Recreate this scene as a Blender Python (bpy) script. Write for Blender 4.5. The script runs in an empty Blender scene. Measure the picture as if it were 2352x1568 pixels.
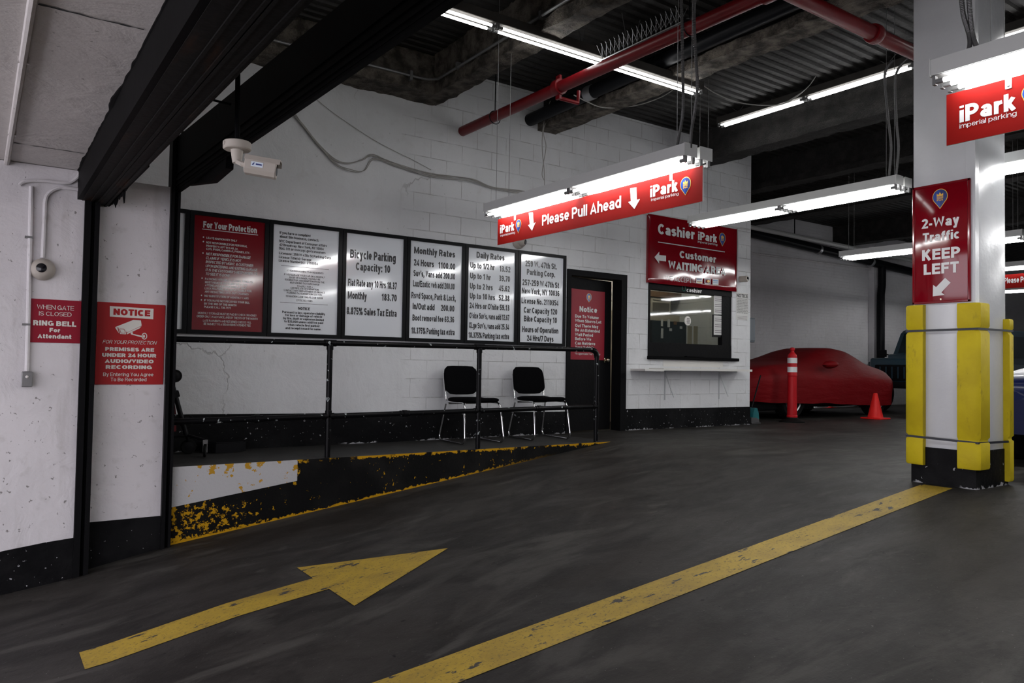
import bpy, bmesh, math, random
from mathutils import Vector, Matrix
from mathutils import noise as mnoise

SC = bpy.context.scene
COL = SC.collection
random.seed(7)

# ------------------------------------------------------------------ camera
F_PX, YAW, PITCH, ROLL, EYE = 1750.0, math.radians(55.10), math.radians(1.77), math.radians(0.945), 0.845
_d = Vector((math.cos(PITCH)*math.cos(YAW), math.cos(PITCH)*math.sin(YAW), math.sin(PITCH)))
_r0 = Vector((math.sin(YAW), -math.cos(YAW), 0)); _u0 = _r0.cross(_d)
_r = math.cos(ROLL)*_r0 + math.sin(ROLL)*_u0
_u = -math.sin(ROLL)*_r0 + math.cos(ROLL)*_u0
CAM = Vector((0, 0, EYE))
cam = bpy.data.cameras.new('camera'); camo = bpy.data.objects.new('camera', cam); COL.objects.link(camo)
cam.sensor_width = 36.0; cam.lens = F_PX/2352*36; cam.clip_start = 0.05; cam.clip_end = 200
camo.matrix_world = Matrix(((_r.x, _u.x, -_d.x, 0), (_r.y, _u.y, -_d.y, 0), (_r.z, _u.z, -_d.z, EYE), (0, 0, 0, 1)))
SC.camera = camo
# ------------------------------------------------------------------ colour management, daylight from the street
SC.view_settings.view_transform = 'Standard'; SC.view_settings.look = 'None'
SC.view_settings.gamma = 1; SC.view_settings.use_curve_mapping = False
SC.view_settings.exposure = 0.97
W = bpy.data.worlds.new('street_daylight'); SC.world = W; W.use_nodes = True
_bg = W.node_tree.nodes['Background']; _bg.inputs[0].default_value = (0.95, 0.91, 1.0, 1); _bg.inputs[1].default_value = 1.65
TUBE_E = 17.5

# ------------------------------------------------------------------ measuring helpers: a point of the photo on a known plane of the place
def ray(x, y): return _d + (x-1176)/F_PX*_r - (y-784)/F_PX*_u
def onp(x, y, p, n):
    v = ray(x, y); return CAM + v*((Vector(p)-CAM).dot(n)/v.dot(n))
def AY(x, y, Y): return onp(x, y, (0, Y, 0), Vector((0, 1, 0)))
def AX(x, y, X): return onp(x, y, (X, 0, 0), Vector((1, 0, 0)))
def AZ(x, y, Z): return onp(x, y, (0, 0, Z), Vector((0, 0, 1)))
def lerp(a, b, t): return a+(b-a)*t
def interp(x, xs, ys):
    if x <= xs[0]: return ys[0]
    for i in range(len(xs)-1):
        if x <= xs[i+1]: return lerp(ys[i], ys[i+1], (x-xs[i])/(xs[i+1]-xs[i]))
    return ys[-1]
RX, RZ = [-6, 0.17, 0.6, 1.265, 5.9, 40], [-1.55, -.79, -.735, -.609, 0, 0]
def ramp(x): return interp(x, RX, RZ)

# ------------------------------------------------------------------ mesh builder
class MB:
    def __init__(s): s.v = []; s.f = []; s.m = []; s.k = 0
    def add(s, vs, fs):
        b = len(s.v); s.v += [tuple(p) for p in vs]
        for f in fs: s.f.append([b+i for i in f]); s.m.append(s.k)
    def poly(s, pts): s.add(pts, [list(range(len(pts)))])
    def box(s, x0, x1, y0, y1, z0, z1):
        s.add([(x, y, z) for z in (z0, z1) for y in (y0, y1) for x in (x0, x1)],
              [(0, 2, 3, 1), (4, 5, 7, 6), (0, 1, 5, 4), (2, 6, 7, 3), (0, 4, 6, 2), (1, 3, 7, 5)])
    def obox(s, c, ax, ay, az):            # oriented box: centre and three half-axis vectors
        c, ax, ay, az = map(Vector, (c, ax, ay, az))
        s.add([c+i*ax+j*ay+k*az for k in (-1, 1) for j in (-1, 1) for i in (-1, 1)],
              [(0, 2, 3, 1), (4, 5, 7, 6), (0, 1, 5, 4), (2, 6, 7, 3), (0, 4, 6, 2), (1, 3, 7, 5)])
    def bbox(s, x0, x1, y0, y1, z0, z1, b=.01, seg=2):   # box with rounded edges
        bm = bmesh.new(); bmesh.ops.create_cube(bm, size=1)
        for v in bm.verts: v.co = Vector((lerp(x0, x1, v.co.x+.5), lerp(y0, y1, v.co.y+.5), lerp(z0, z1, v.co.z+.5)))
        bmesh.ops.bevel(bm, geom=bm.edges[:], offset=b, segments=seg, affect='EDGES', profile=.5)
        bm.verts.index_update()
        s.add([v.co.copy() for v in bm.verts], [[v.index for v in f.verts] for f in bm.faces]); bm.free()
    def prism(s, pts, e):                  # polygon pushed along e
        e = Vector(e); n = len(pts); pts = [Vector(p) for p in pts]
        s.add(pts+[p+e for p in pts], [list(range(n))[::-1], list(range(n, 2*n))]+[(i, (i+1) % n, n+(i+1) % n, n+i) for i in range(n)])
    def tube(s, path, r, n=8, closed=False, cap=True):
        P = [Vector(p) for p in path]; N = len(P); rr = r if isinstance(r, (list, tuple)) else [r]*N
        t = []
        for i in range(N):
            a = P[(i-1) % N] if (closed or i) else P[0]; b = P[(i+1) % N] if (closed or i < N-1) else P[-1]
            t.append((b-a).normalized() if (b-a).length > 1e-9 else Vector((0, 0, 1)))
        u = t[0].orthogonal().normalized(); vs = []
        for i in range(N):
            u = (u-t[i]*u.dot(t[i])); u = u.normalized() if u.length > 1e-6 else t[i].orthogonal().normalized()
            w = t[i].cross(u)
            vs += [P[i]+(u*math.cos(2*math.pi*j/n)+w*math.sin(2*math.pi*j/n))*rr[i] for j in range(n)]
        fs = []
        for i in range(N if closed else N-1):
            a, b = i*n, ((i+1) % N)*n
            fs += [(a+j, a+(j+1) % n, b+(j+1) % n, b+j) for j in range(n)]
        if cap and not closed: fs += [list(range(n))[::-1], [(N-1)*n+j for j in range(n)]]
        s.add(vs, fs)
    def lathe(s, c, axis, prof, n=24):     # prof: (distance along axis, radius)
        c = Vector(c); a = Vector(axis).normalized(); u = a.orthogonal().normalized(); w = a.cross(u)
        vs = [c+a*h+(u*math.cos(2*math.pi*j/n)+w*math.sin(2*math.pi*j/n))*max(r, 1e-4) for h, r in prof for j in range(n)]
        fs = [(i*n+j, i*n+(j+1) % n, (i+1)*n+(j+1) % n, (i+1)*n+j) for i in range(len(prof)-1) for j in range(n)]
        fs += [list(range(n))[::-1], [(len(prof)-1)*n+j for j in range(n)]]
        s.add(vs, fs)
    def loft(s, secs, caps=True):
        n = len(secs[0]); vs = [p for q in secs for p in q]
        fs = [(i*n+j, i*n+j+1, (i+1)*n+j+1, (i+1)*n+j) for i in range(len(secs)-1) for j in range(n-1)]
        if caps: fs += [list(range(n)), [(len(secs)-1)*n+j for j in range(n)][::-1]]
        s.add(vs, fs)
    def rough_box(s, x0, x1, y0, y1, z0, z1, st=.07, amp=.02, sc=5.0):   # lumpy sprayed-on fireproofing
        bm = bmesh.new(); bmesh.ops.create_cube(bm, size=1)
        def cut(i, lo, hi):
            k = max(1, min(160, int((hi-lo)/st)))
            for q in range(1, k):
                co = Vector((0, 0, 0)); co[i] = q/k-.5; no = Vector((0, 0, 0)); no[i] = 1
                bmesh.ops.bisect_plane(bm, geom=bm.verts[:]+bm.edges[:]+bm.faces[:], plane_co=co, plane_no=no)
        for i, lo, hi in ((0, x0, x1), (1, y0, y1), (2, z0, z1)): cut(i, lo, hi)
        for v in bm.verts:
            p = Vector((lerp(x0, x1, v.co.x+.5), lerp(y0, y1, v.co.y+.5), lerp(z0, z1, v.co.z+.5)))
            v.co = p+mnoise.noise_vector(p*sc)*amp+mnoise.noise_vector(p*sc*3.1)*amp*.6
        bm.verts.index_update()
        s.add([v.co.copy() for v in bm.verts], [[v.index for v in f.verts] for f in bm.faces]); bm.free()

ORG = {}
def prop(o, label=None, cat=None, group=None, kind=None):
    if label: o['label'] = label
    if cat: o['category'] = cat
    if group: o['group'] = group
    if kind: o['kind'] = kind
    return o
def org(p):
    while p.parent is not None: p = p.parent
    return ORG.get(p, Vector(p.location))
def obj(name, mb, mat, parent=None, smooth=30, label=None):
    me = bpy.data.meshes.new(name)
    if parent is not None: O = org(parent)
    else:
        xs = [p[0] for p in mb.v]; ys = [p[1] for p in mb.v]; zs = [p[2] for p in mb.v]
        O = Vector(((min(xs)+max(xs))/2, (min(ys)+max(ys))/2, min(zs)))
    me.from_pydata([(p[0]-O.x, p[1]-O.y, p[2]-O.z) for p in mb.v], [], mb.f)
    mats = mat if isinstance(mat, (list, tuple)) else [mat]
    for m in mats: me.materials.append(m)
    me.polygons.foreach_set('material_index', mb.m)
    if smooth:
        me.polygons.foreach_set('use_smooth', [True]*len(mb.f))
        me.set_sharp_from_angle(angle=math.radians(smooth))
    me.update()
    o = bpy.data.objects.new(name, me); COL.objects.link(o)
    if parent is not None: o.parent = parent
    else: o.location = O; ORG[o] = O
    if label: o['label'] = label
    return o
def thing(name, loc, label, cat, group=None):
    o = bpy.data.objects.new(name, None); COL.objects.link(o); o.empty_display_size = .1
    o.location = Vector(loc); ORG[o] = Vector(loc)
    return prop(o, label, cat, group)
def struct(name, mb, mat, smooth=0, label=None):
    o = obj(name, mb, mat, None, smooth); o['kind'] = 'structure'
    if label: o['label'] = label
    return o
def dup(root, loc, label, rotz=None):      # copy a thing with its parts and sub-parts
    r = root.copy(); COL.objects.link(r); r.location = Vector(loc); r['label'] = label
    if rotz is not None: r.rotation_euler = (0, 0, rotz)
    ORG[r] = ORG.get(root)
    def kids(a, b):
        for c in list(a.children):
            d = c.copy(); COL.objects.link(d); d.parent = b; kids(c, d)
    kids(root, r)
    return r

# ------------------------------------------------------------------ materials (all procedural)
def nmat(name):
    m = bpy.data.materials.new(name); m.use_nodes = True
    return m, m.node_tree.nodes, m.node_tree.links, m.node_tree.nodes['Principled BSDF']
def pm(name, c, rough=.5, metal=0., spec=.5, bump=0., bsc=60., var=0., vsc=3., coat=0.):
    m, N, L, b = nmat(name)
    b.inputs['Base Color'].default_value = (*c, 1); b.inputs['Roughness'].default_value = rough
    b.inputs['Metallic'].default_value = metal; b.inputs['Specular IOR Level'].default_value = spec
    if coat: b.inputs['Coat Weight'].default_value = coat; b.inputs['Coat Roughness'].default_value = .05
    if bump or var:
        tc = N.new('ShaderNodeNewGeometry')
    if bump:
        n = N.new('ShaderNodeTexNoise'); n.inputs['Scale'].default_value = bsc; n.inputs['Detail'].default_value = 5
        L.new(tc.outputs['Position'], n.inputs['Vector'])
        bp = N.new('ShaderNodeBump'); bp.inputs['Strength'].default_value = bump; bp.inputs['Distance'].default_value = .01
        L.new(n.outputs['Fac'], bp.inputs['Height']); L.new(bp.outputs['Normal'], b.inputs['Normal'])
    if var:
        n = N.new('ShaderNodeTexNoise'); n.inputs['Scale'].default_value = vsc; n.inputs['Detail'].default_value = 6
        L.new(tc.outputs['Position'], n.inputs['Vector'])
        r = N.new('ShaderNodeMapRange'); r.inputs['From Min'].default_value = .3; r.inputs['From Max'].default_value = .7
        r.inputs['To Min'].default_value = 1-var; r.inputs['To Max'].default_value = 1+var
        L.new(n.outputs['Fac'], r.inputs['Value'])
        x = N.new('ShaderNodeVectorMath'); x.operation = 'SCALE'; x.inputs[0].default_value = c
        L.new(r.outputs['Result'], x.inputs['Scale']); L.new(x.outputs['Vector'], b.inputs['Base Color'])
    return m
def emis(name, c, e):
    m, N, L, b = nmat(name); b.inputs['Base Color'].default_value = (.9, .9, .9, 1)
    b.inputs['Emission Color'].default_value = (*c, 1); b.inputs['Emission Strength'].default_value = e
    return m
class NT:                                   # tiny node-graph helper
    def __init__(s, m): s.N = m.node_tree.nodes; s.L = m.node_tree.links; s.b = s.N['Principled BSDF']
    def pos(s):
        g = s.N.new('ShaderNodeNewGeometry'); return g.outputs['Position']
    def xyz(s, v):
        n = s.N.new('ShaderNodeSeparateXYZ'); s.L.new(v, n.inputs[0]); return n.outputs
    def put(s, v, i):
        if hasattr(v, 'links'): s.L.new(v, i)
        else: i.default_value = v
    def m(s, op, a, b=0., c=0.):
        n = s.N.new('ShaderNodeMath'); n.operation = op
        for k, q in enumerate((a, b, c)): s.put(q, n.inputs[k])
        return n.outputs[0]
    def scale(s, v, sx, sy, sz):
        n = s.N.new('ShaderNodeMapping'); n.inputs['Scale'].default_value = (sx, sy, sz); s.L.new(v, n.inputs[0]); return n.outputs[0]
    def noise(s, v, sc, det=6, rough=.55, dist=0.):
        n = s.N.new('ShaderNodeTexNoise'); n.inputs['Scale'].default_value = sc; n.inputs['Detail'].default_value = det
        n.inputs['Roughness'].default_value = rough; n.inputs['Distortion'].default_value = dist
        s.L.new(v, n.inputs['Vector']); return n.outputs['Fac']
    def voro(s, v, sc, feat='DISTANCE_TO_EDGE'):
        n = s.N.new('ShaderNodeTexVoronoi'); n.feature = feat; n.inputs['Scale'].default_value = sc
        s.L.new(v, n.inputs['Vector']); return n.outputs['Distance']
    def step(s, v, a, b):                   # smooth 0..1 between a and b
        n = s.N.new('ShaderNodeMapRange'); n.interpolation_type = 'SMOOTHSTEP'
        n.inputs['From Min'].default_value = a; n.inputs['From Max'].default_value = b
        s.put(v, n.inputs['Value']); return n.outputs['Result']
    def mix(s, f, a, b):
        n = s.N.new('ShaderNodeMix'); n.data_type = 'RGBA'; s.put(f, n.inputs['Factor'])
        for q, i in ((a, n.inputs[6]), (b, n.inputs[7])):
            if isinstance(q, tuple): i.default_value = (*q, 1)
            else: s.L.new(q, i)
        return n.outputs[2]
    def color(s, c): s.L.new(c, s.b.inputs['Base Color'])
    def bump(s, h, st, d=.01):
        n = s.N.new('ShaderNodeBump'); n.inputs['Strength'].default_value = st; n.inputs['Distance'].default_value = d
        s.L.new(h, n.inputs['Height']); s.L.new(n.outputs[0], s.b.inputs['Normal'])

def wall_mat(name, base, block_from=None, brick=False, worn=.5, cracks=1.):
    """white-painted masonry: stucco with cracks, block joints from x = block_from on, or brick courses"""
    m, N, L, b = nmat(name); g = NT(m); p = g.pos(); o = g.xyz(p)
    b.inputs['Roughness'].default_value = .55
    fine = g.noise(p, 55, 4); mid = g.noise(p, 9, 5); big = g.noise(p, 1.1, 5)
    warp = N.new('ShaderNodeVectorMath'); warp.operation = 'ADD'; L.new(p, warp.inputs[0])
    wn = N.new('ShaderNodeTexNoise'); wn.inputs['Scale'].default_value = 5; wn.inputs['Detail'].default_value = 4; L.new(p, wn.inputs['Vector'])
    sc = N.new('ShaderNodeVectorMath'); sc.operation = 'SCALE'; sc.inputs['Scale'].default_value = .35; L.new(wn.outputs['Color'], sc.inputs[0]); L.new(sc.outputs[0], warp.inputs[1])
    crack = g.m('SUBTRACT', 1., g.step(g.voro(warp.outputs[0], .9), .0, .012))
    crack = g.m('MULTIPLY', crack, g.m('MULTIPLY', g.step(g.noise(p, 1.7, 3), .50, .62), cracks))
    col = g.mix(g.step(big, .35, .7), base, tuple(c*.90 for c in base))
    col = g.mix(g.m('MULTIPLY', g.step(mid, .56, .75), .35*worn), col, (.33, .31, .29))
    col = g.mix(g.m('MULTIPLY', g.step(g.noise(g.scale(p, 1, 1, .12), 8, 5), .58, .75), .25*worn), col, (.28, .26, .24))
    col = g.mix(g.m('MULTIPLY', g.step(g.noise(p, 26, 4, .6), .715-.045*worn, .745-.045*worn), .8*worn), col, (.12, .11, .10))
    h = g.m('ADD', g.m('MULTIPLY', fine, .12), g.m('MULTIPLY', mid, .5))
    if block_from is not None or brick:
        bt = N.new('ShaderNodeTexBrick'); bt.offset = .5
        cv = N.new('ShaderNodeCombineXYZ')
        L.new(g.m('ADD', o[0], o[1]) if brick else o[0], cv.inputs[0]); L.new(g.m('ADD', o[2], -.060 if not brick else 0.), cv.inputs[1])
        L.new(cv.outputs[0], bt.inputs['Vector']); bt.inputs['Scale'].default_value = 1
        bt.inputs['Brick Width'].default_value = .4064 if not brick else .21; bt.inputs['Row Height'].default_value = .2055 if not brick else .072
        bt.inputs['Mortar Size'].default_value = .005 if not brick else .007; bt.inputs['Mortar Smooth'].default_value = .3
        f = bt.outputs['Fac']
        if not brick:
            f = g.m('MULTIPLY', f, g.step(g.m('ADD', o[0], g.m('MULTIPLY', mid, .6)), block_from, block_from+.25))
            crack = g.m('MULTIPLY', crack, g.m('SUBTRACT', 1., g.step(o[0], block_from, block_from+.3)))
            col = g.mix(g.m('MULTIPLY', f, g.m('MULTIPLY', g.step(g.noise(p, 4), .4, .6), .55)), col, (.22, .21, .20))
        h = g.m('SUBTRACT', h, g.m('MULTIPLY', f, .8 if not brick else .5))
    if not brick:
        col = g.mix(g.m('MULTIPLY', crack, .4), col, (.16, .15, .14)); h = g.m('SUBTRACT', h, g.m('MULTIPLY', crack, .35))
    h = g.m('ADD', h, g.m('MULTIPLY', g.noise(p, 3.3, 4, .6, 1.5), .9))
    g.color(col); g.bump(h, .75, .014)
    return m

M = {}
WHITE = (.60, .61, .62)
M['wall'] = wall_mat('white_painted_block_wall', WHITE, block_from=4.0, worn=.45)
M['wall_left'] = wall_mat('white_painted_plaster', (.62, .60, .61), worn=1.0, cracks=.12)
M['far'] = wall_mat('white_painted_brick', (.62, .61, .63), brick=True, worn=.5)
M['column'] = pm('white_gloss_paint', (.52, .53, .545), .22, bump=.12, bsc=30, var=.05)
M['soffit'] = wall_mat('white_painted_soffit', (.56, .53, .51), worn=.8, cracks=.1)
M['seam'] = pm('soot_black_seam', (.02, .02, .02), .9)
M['black'] = pm('black_paint', (.005, .005, .0055), .5, spec=.06, bump=.25, bsc=30)
M['steel_black'] = pm('black_painted_steel', (.0022, .0022, .0025), .55, spec=.035, bump=.1, bsc=12, var=.3)
m, N, L, b = nmat('rusty_black_steel'); g = NT(m); p = g.pos()
g.color(g.mix(g.step(g.noise(g.scale(p, 3, .5, 3), 3, 6), .56, .72), (.0060, .0056, .0053), (.030, .014, .008))); b.inputs['Roughness'].default_value = .6; b.inputs['Specular IOR Level'].default_value = .10
g.bump(g.noise(p, 20), .3); M['steel_rust'] = m
# chipped black paint on the wall base
m, N, L, b = nmat('chipped_black_base_paint'); g = NT(m); p = g.pos()
chip = g.m('MAXIMUM', g.step(g.noise(p, 34, 3, .5), .69, .715), g.m('MULTIPLY', g.m('SUBTRACT', 1., g.step(g.m('ADD', g.m('ABSOLUTE', g.xyz(p)[2]), g.m('MULTIPLY', g.m('SUBTRACT', g.noise(p, 22, 4), .5), .10)), .004, .012)), g.step(g.noise(p, 2.2, 2), .50, .56)))
g.color(g.mix(chip, g.mix(g.step(g.noise(p, 3), .4, .7), (.0045, .0045, .005), (.010, .010, .0105)), (.30, .30, .31)))
b.inputs['Specular IOR Level'].default_value = .06
b.inputs['Roughness'].default_value = .5; g.bump(g.noise(p, 22), .4); M['base'] = m
# chipped black handrail
m, N, L, b = nmat('chipped_black_rail_paint'); g = NT(m); p = g.pos()
chip = g.step(g.noise(p, 19, 3, .55), .655, .67)
g.color(g.mix(chip, (.004, .004, .0045), (.30, .33, .33))); b.inputs['Roughness'].default_value = .28; b.inputs['Specular IOR Level'].default_value = .09; M['rail'] = m
# curb: black paint, yellow showing through, white patch at the low end
m, N, L, b = nmat('worn_curb_paint'); g = NT(m); p = g.pos(); o = g.xyz(p)
floorz = g.m('MULTIPLY', g.m('SUBTRACT', 5.9, o[0]), -.1314)
hgt = g.m('SUBTRACT', o[2], floorz)
n1 = g.noise(p, 20, 8, .68); n2 = g.noise(p, 3.2, 4)
lowend = g.m('MULTIPLY', g.m('SUBTRACT', 1., g.step(o[0], 1.45, 2.35)), g.m('SUBTRACT', 1., g.step(o[2], -.34, -.24)))
thr = g.m('SUBTRACT', .655, g.m('MULTIPLY', lowend, .135))
thr = g.m('SUBTRACT', thr, g.m('MULTIPLY', g.step(o[2], -.07, .0), .05))
thr = g.m('SUBTRACT', thr, g.m('MULTIPLY', g.step(n2, .55, .68), .04))
chips = g.m('MAXIMUM', g.step(g.m('SUBTRACT', n1, thr), 0., .006), g.step(g.m('SUBTRACT', g.noise(g.scale(p, 1.3, 1, .8), 10, 8, .66), g.m('SUBTRACT', .655, g.m('MULTIPLY', g.step(o[2], -.14, .0), .03))), 0., .006))
edge = g.m('MULTIPLY', g.m('SUBTRACT', 1., g.step(o[0], 3.6, 5.2)), g.m('SUBTRACT', 1., g.step(g.m('ADD', hgt, g.m('MULTIPLY', g.m('SUBTRACT', n1, .5), .16)), .012, .018)))
topl = g.m('MULTIPLY', g.step(g.m('ADD', o[2], g.m('MULTIPLY', g.m('SUBTRACT', n1, .5), .12)), -.022, -.016), g.step(g.noise(p, 5), .42, .5))
yel = g.m('MAXIMUM', g.m('MAXIMUM', chips, edge), topl)
wline = g.m('ADD', g.m('MULTIPLY', g.m('SUBTRACT', o[0], 1.26), .1345), -.316)
wh = g.m('MULTIPLY', g.m('GREATER_THAN', o[2], wline), g.m('LESS_THAN', o[0], 2.27))
wthr = g.m('SUBTRACT', .63, g.m('MULTIPLY', g.step(o[2], -.09, .0), .10))
wyel = g.step(g.m('SUBTRACT', g.noise(p, 14, 6, .6), wthr), 0., .01)
base = g.mix(yel, g.mix(g.step(n2, .4, .7), (.0045, .0045, .0045), (.010, .0095, .009)), (.40, .215, .007))
b.inputs['Specular IOR Level'].default_value = .07
g.color(g.mix(wh, base, g.mix(wyel, (.40, .40, .40), (.38, .21, .02)))); b.inputs['Roughness'].default_value = .55
g.bump(g.noise(p, 40, 4), .35); M['curb'] = m
# driveway
def floor_graph(g):
    p = g.pos()
    st = g.noise(g.scale(p, .62, 1.35, 1), 1.7, 9, .66, .9); sm = g.noise(p, 34, 6, .68); md = g.noise(g.scale(p, .75, 1.35, 1), 4.2, 9, .74, .5)
    c = g.mix(g.step(st, .36, .64), (.0150, .0136, .0124), (.0330, .0303, .0276))
    c = g.mix(g.m('MULTIPLY', g.step(md, .57, .70), .6), c, (.062, .058, .052))
    c = g.mix(g.m('MULTIPLY', g.step(md, .40, .30), .5), c, (.0062, .0058, .0054))
    c = g.mix(g.m('MULTIPLY', g.step(g.noise(p, 7, 3), .68, .72), .55), c, (.010, .010, .010))
    c = g.mix(g.m('MULTIPLY', g.step(sm, .60, .72), .45), c, (.070, .066, .060))
    c = g.mix(g.m('MULTIPLY', g.step(sm, .40, .30), .5), c, (.008, .0075, .007))
    c = g.mix(g.step(g.noise(p, 75, 2, .5), .745, .765), c, (.16, .15, .14))
    c = g.mix(g.step(g.noise(p, 23, 2, .5), .735, .75), c, (.005, .005, .005))
    big = g.noise(g.scale(p, .28, 1.0, 1), 1.6, 6, .62, .8)
    c = g.mix(g.m('MULTIPLY', g.step(big, .54, .64), .65), c, (.060, .057, .051))
    c = g.mix(g.m('MULTIPLY', g.step(g.noise(g.scale(p, .5, 1, 1), .9, 4), .52, .68), .45), c, (.015, .0115, .0092))
    return p, c, sm, md
m, N, L, b = nmat('stained_concrete_drive'); g = NT(m); p, c, sm, md = floor_graph(g); g.color(c)
L.new(g.m('ADD', g.m('MULTIPLY', md, .35), .36), b.inputs['Roughness']); b.inputs['Specular IOR Level'].default_value = .14
g.bump(g.m('ADD', sm, g.m('MULTIPLY', g.noise(p, 120, 3), .5)), .25, .006); M['floor'] = m
m, N, L, b = nmat('worn_yellow_floor_paint'); g = NT(m); p, c, sm, md = floor_graph(g)
w1 = g.step(g.noise(g.scale(p, .6, 1.4, 1), 9, 6, .65), .60, .63); w2 = g.m('MULTIPLY', g.step(g.noise(p, 60, 4), .56, .66), .5)
g.color(g.mix(g.m('MAXIMUM', w1, w2), g.mix(g.step(md, .35, .7), (.38, .255, .020), (.26, .17, .018)), c)); b.inputs['Roughness'].default_value = .6
g.bump(sm, .25, .006); M['ypaint'] = m
M['walk'] = pm('grey_concrete_walk', (.026, .025, .0235), .6, spec=.25, bump=.3, bsc=40, var=.3, vsc=5)
# ceiling
m, N, L, b = nmat('sooty_metal_deck'); g = NT(m); p = g.pos()
g.color(g.mix(g.step(g.noise(g.scale(p, .4, 1.5, 1), 3, 6), .35, .7), (.010, .009, .008), (.022, .020, .018))); b.inputs['Roughness'].default_value = .7
g.bump(g.noise(p, 18, 5), .5, .02); M['deck'] = m
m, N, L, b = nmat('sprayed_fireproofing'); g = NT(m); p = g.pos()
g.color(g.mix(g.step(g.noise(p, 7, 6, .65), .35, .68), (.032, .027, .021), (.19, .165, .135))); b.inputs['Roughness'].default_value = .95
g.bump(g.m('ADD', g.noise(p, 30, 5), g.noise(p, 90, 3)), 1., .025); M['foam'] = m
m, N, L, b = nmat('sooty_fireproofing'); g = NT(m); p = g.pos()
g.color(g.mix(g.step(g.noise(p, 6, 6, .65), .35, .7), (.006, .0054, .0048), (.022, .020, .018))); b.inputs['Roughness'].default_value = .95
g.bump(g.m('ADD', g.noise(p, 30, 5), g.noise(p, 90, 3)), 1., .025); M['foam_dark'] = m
M['redpipe'] = pm('red_pipe_paint', (.15, .004, .007), .36, spec=.35, bump=.08, bsc=25, var=.15)
M['pvc'] = pm('black_plastic_pipe', (.005, .0055, .007), .4, spec=.12)
M['galv'] = pm('galvanised_steel', (.42, .43, .44), .38, .9)
M['galv_dull'] = pm('dull_galvanised_steel', (.20, .20, .20), .5, .6, var=.2)
M['chrome'] = pm('polished_chrome', (.75, .75, .76), .10, 1.)
M['brass'] = pm('polished_brass_knob', (.62, .56, .42), .18, 1.)
M['white_metal'] = pm('white_enamelled_steel', (.46, .47, .46), .4, spec=.3)
M['white_plastic'] = pm('white_plastic', (.62, .60, .57), .4)
M['cam_plastic'] = pm('beige_camera_plastic', (.40, .365, .32), .5, spec=.3)
M['flex'] = pm('grey_flexible_steel_hose', (.13, .13, .13), .45, .7)
M['socket'] = pm('grey_lamp_socket', (.14, .14, .14), .45)
M['dark_underside'] = pm('shade_grey_lamp_underside', (.11, .11, .108), .6, spec=.2)  # dark grey puts the shade between the lit tubes into the colour
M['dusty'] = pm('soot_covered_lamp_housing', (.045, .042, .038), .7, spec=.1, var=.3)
M['tube'] = emis('lit_fluorescent_tube', (1, 1, 1), TUBE_E)
M['tube_dim'] = emis('dusty_fluorescent_tube', (1, 1, 1), TUBE_E*.44)
M['tube_in'] = emis('lit_booth_lamp', (1, .90, .74), 36.)
M['red'] = pm('red_gloss_sign', (.17, .0018, .007), .10, coat=.15)
M['red_hang'] = pm('red_hanging_sign', (.19, .0060, .0045), .6, spec=.06)
M['red_matte'] = pm('red_aluminium_sign', (.34, .014, .016), .45, spec=.25)
M['red_dark'] = pm('crimson_sign', (.24, .006, .020), .45, spec=.25)
M['white_ink'] = pm('white_lettering', (.58, .58, .575), .4)
M['grey_ink'] = pm('pale_grey_lettering', (.55, .55, .54), .45)
M['cream_ink'] = pm('cream_lettering', (.62, .60, .55), .45)
M['black_ink'] = pm('black_lettering', (.012, .012, .014), .35)
M['board_white'] = pm('white_sign_board', (.68, .71, .74), .10, coat=.4)
M['frame'] = pm('black_anodised_frame', (.005, .0055, .0065), .32, spec=.10)
M['blue'] = pm('royal_blue_ink', (.010, .055, .30), .3)
M['blue_dark'] = pm('navy_ink', (.008, .025, .15), .3)
M['gold'] = pm('gold_ink', (.75, .42, .05), .4)
M['yellow_foam'] = pm('yellow_foam_guard', (.50, .395, .010), .6, spec=.2, bump=.15, bsc=35, var=.12, vsc=4)
_g = NT(M['yellow_foam']); _p = _g.pos()
_g.color(_g.mix(_g.m('MULTIPLY', _g.step(_g.noise(_g.scale(_p, 1, 1, .45), 9, 6, .65), .58, .72), .7), _g.mix(_g.step(_g.noise(_p, 4), .35, .65), (.52, .41, .010), (.44, .34, .009)), (.13, .10, .02)))
M['strap'] = pm('black_strap', (.012, .013, .02), .5)
M['fabric'] = pm('black_chair_fabric', (.003, .003, .0035), .9, spec=.03, bump=.2, bsc=250)
M['rubber'] = pm('black_rubber', (.006, .006, .006), .65, spec=.08)
M['plastic_black'] = pm('black_plastic', (.006, .006, .007), .45, spec=.12)
m, N, L, b = nmat('red_car_cover'); g = NT(m); p = g.pos()
b.inputs['Base Color'].default_value = (.155, .0018, .004, 1); b.inputs['Roughness'].default_value = .65
b.inputs['Specular IOR Level'].default_value = .15
g.bump(g.noise(g.scale(p, 1.2, 1, 5), 2.2, 4), .35, .05); M['cover'] = m
M['post_red'] = pm('red_traffic_plastic', (.40, .007, .012), .45, spec=.2)
M['cone_red'] = pm('fluorescent_cone', (.66, .016, .014), .45, spec=.2)
M['reflect'] = pm('white_reflective_band', (.62, .62, .62), .35)
M['teal'] = pm('dark_teal_car_paint', (.015, .042, .060), .3, coat=.6)
M['navy_car'] = pm('navy_blue_car_paint', (.0016, .0045, .030), .3, spec=.1, coat=.12)
M['glass_dark'] = pm('dark_car_glass', (.012, .02, .024), .06)
M['teal_plastic'] = pm('teal_plastic', (.01, .12, .13), .4)
M['cream'] = pm('cream_booth_wall', (.50, .44, .34), .7)
M['navy_panel'] = pm('dark_teal_booth_door', (.012, .026, .034), .5)
M['wood'] = pm('rough_wood_plank', (.17, .10, .055), .7, bump=.3, bsc=30, var=.3, vsc=12)
M['ac'] = pm('beige_air_conditioner', (.42, .39, .33), .5)
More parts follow.
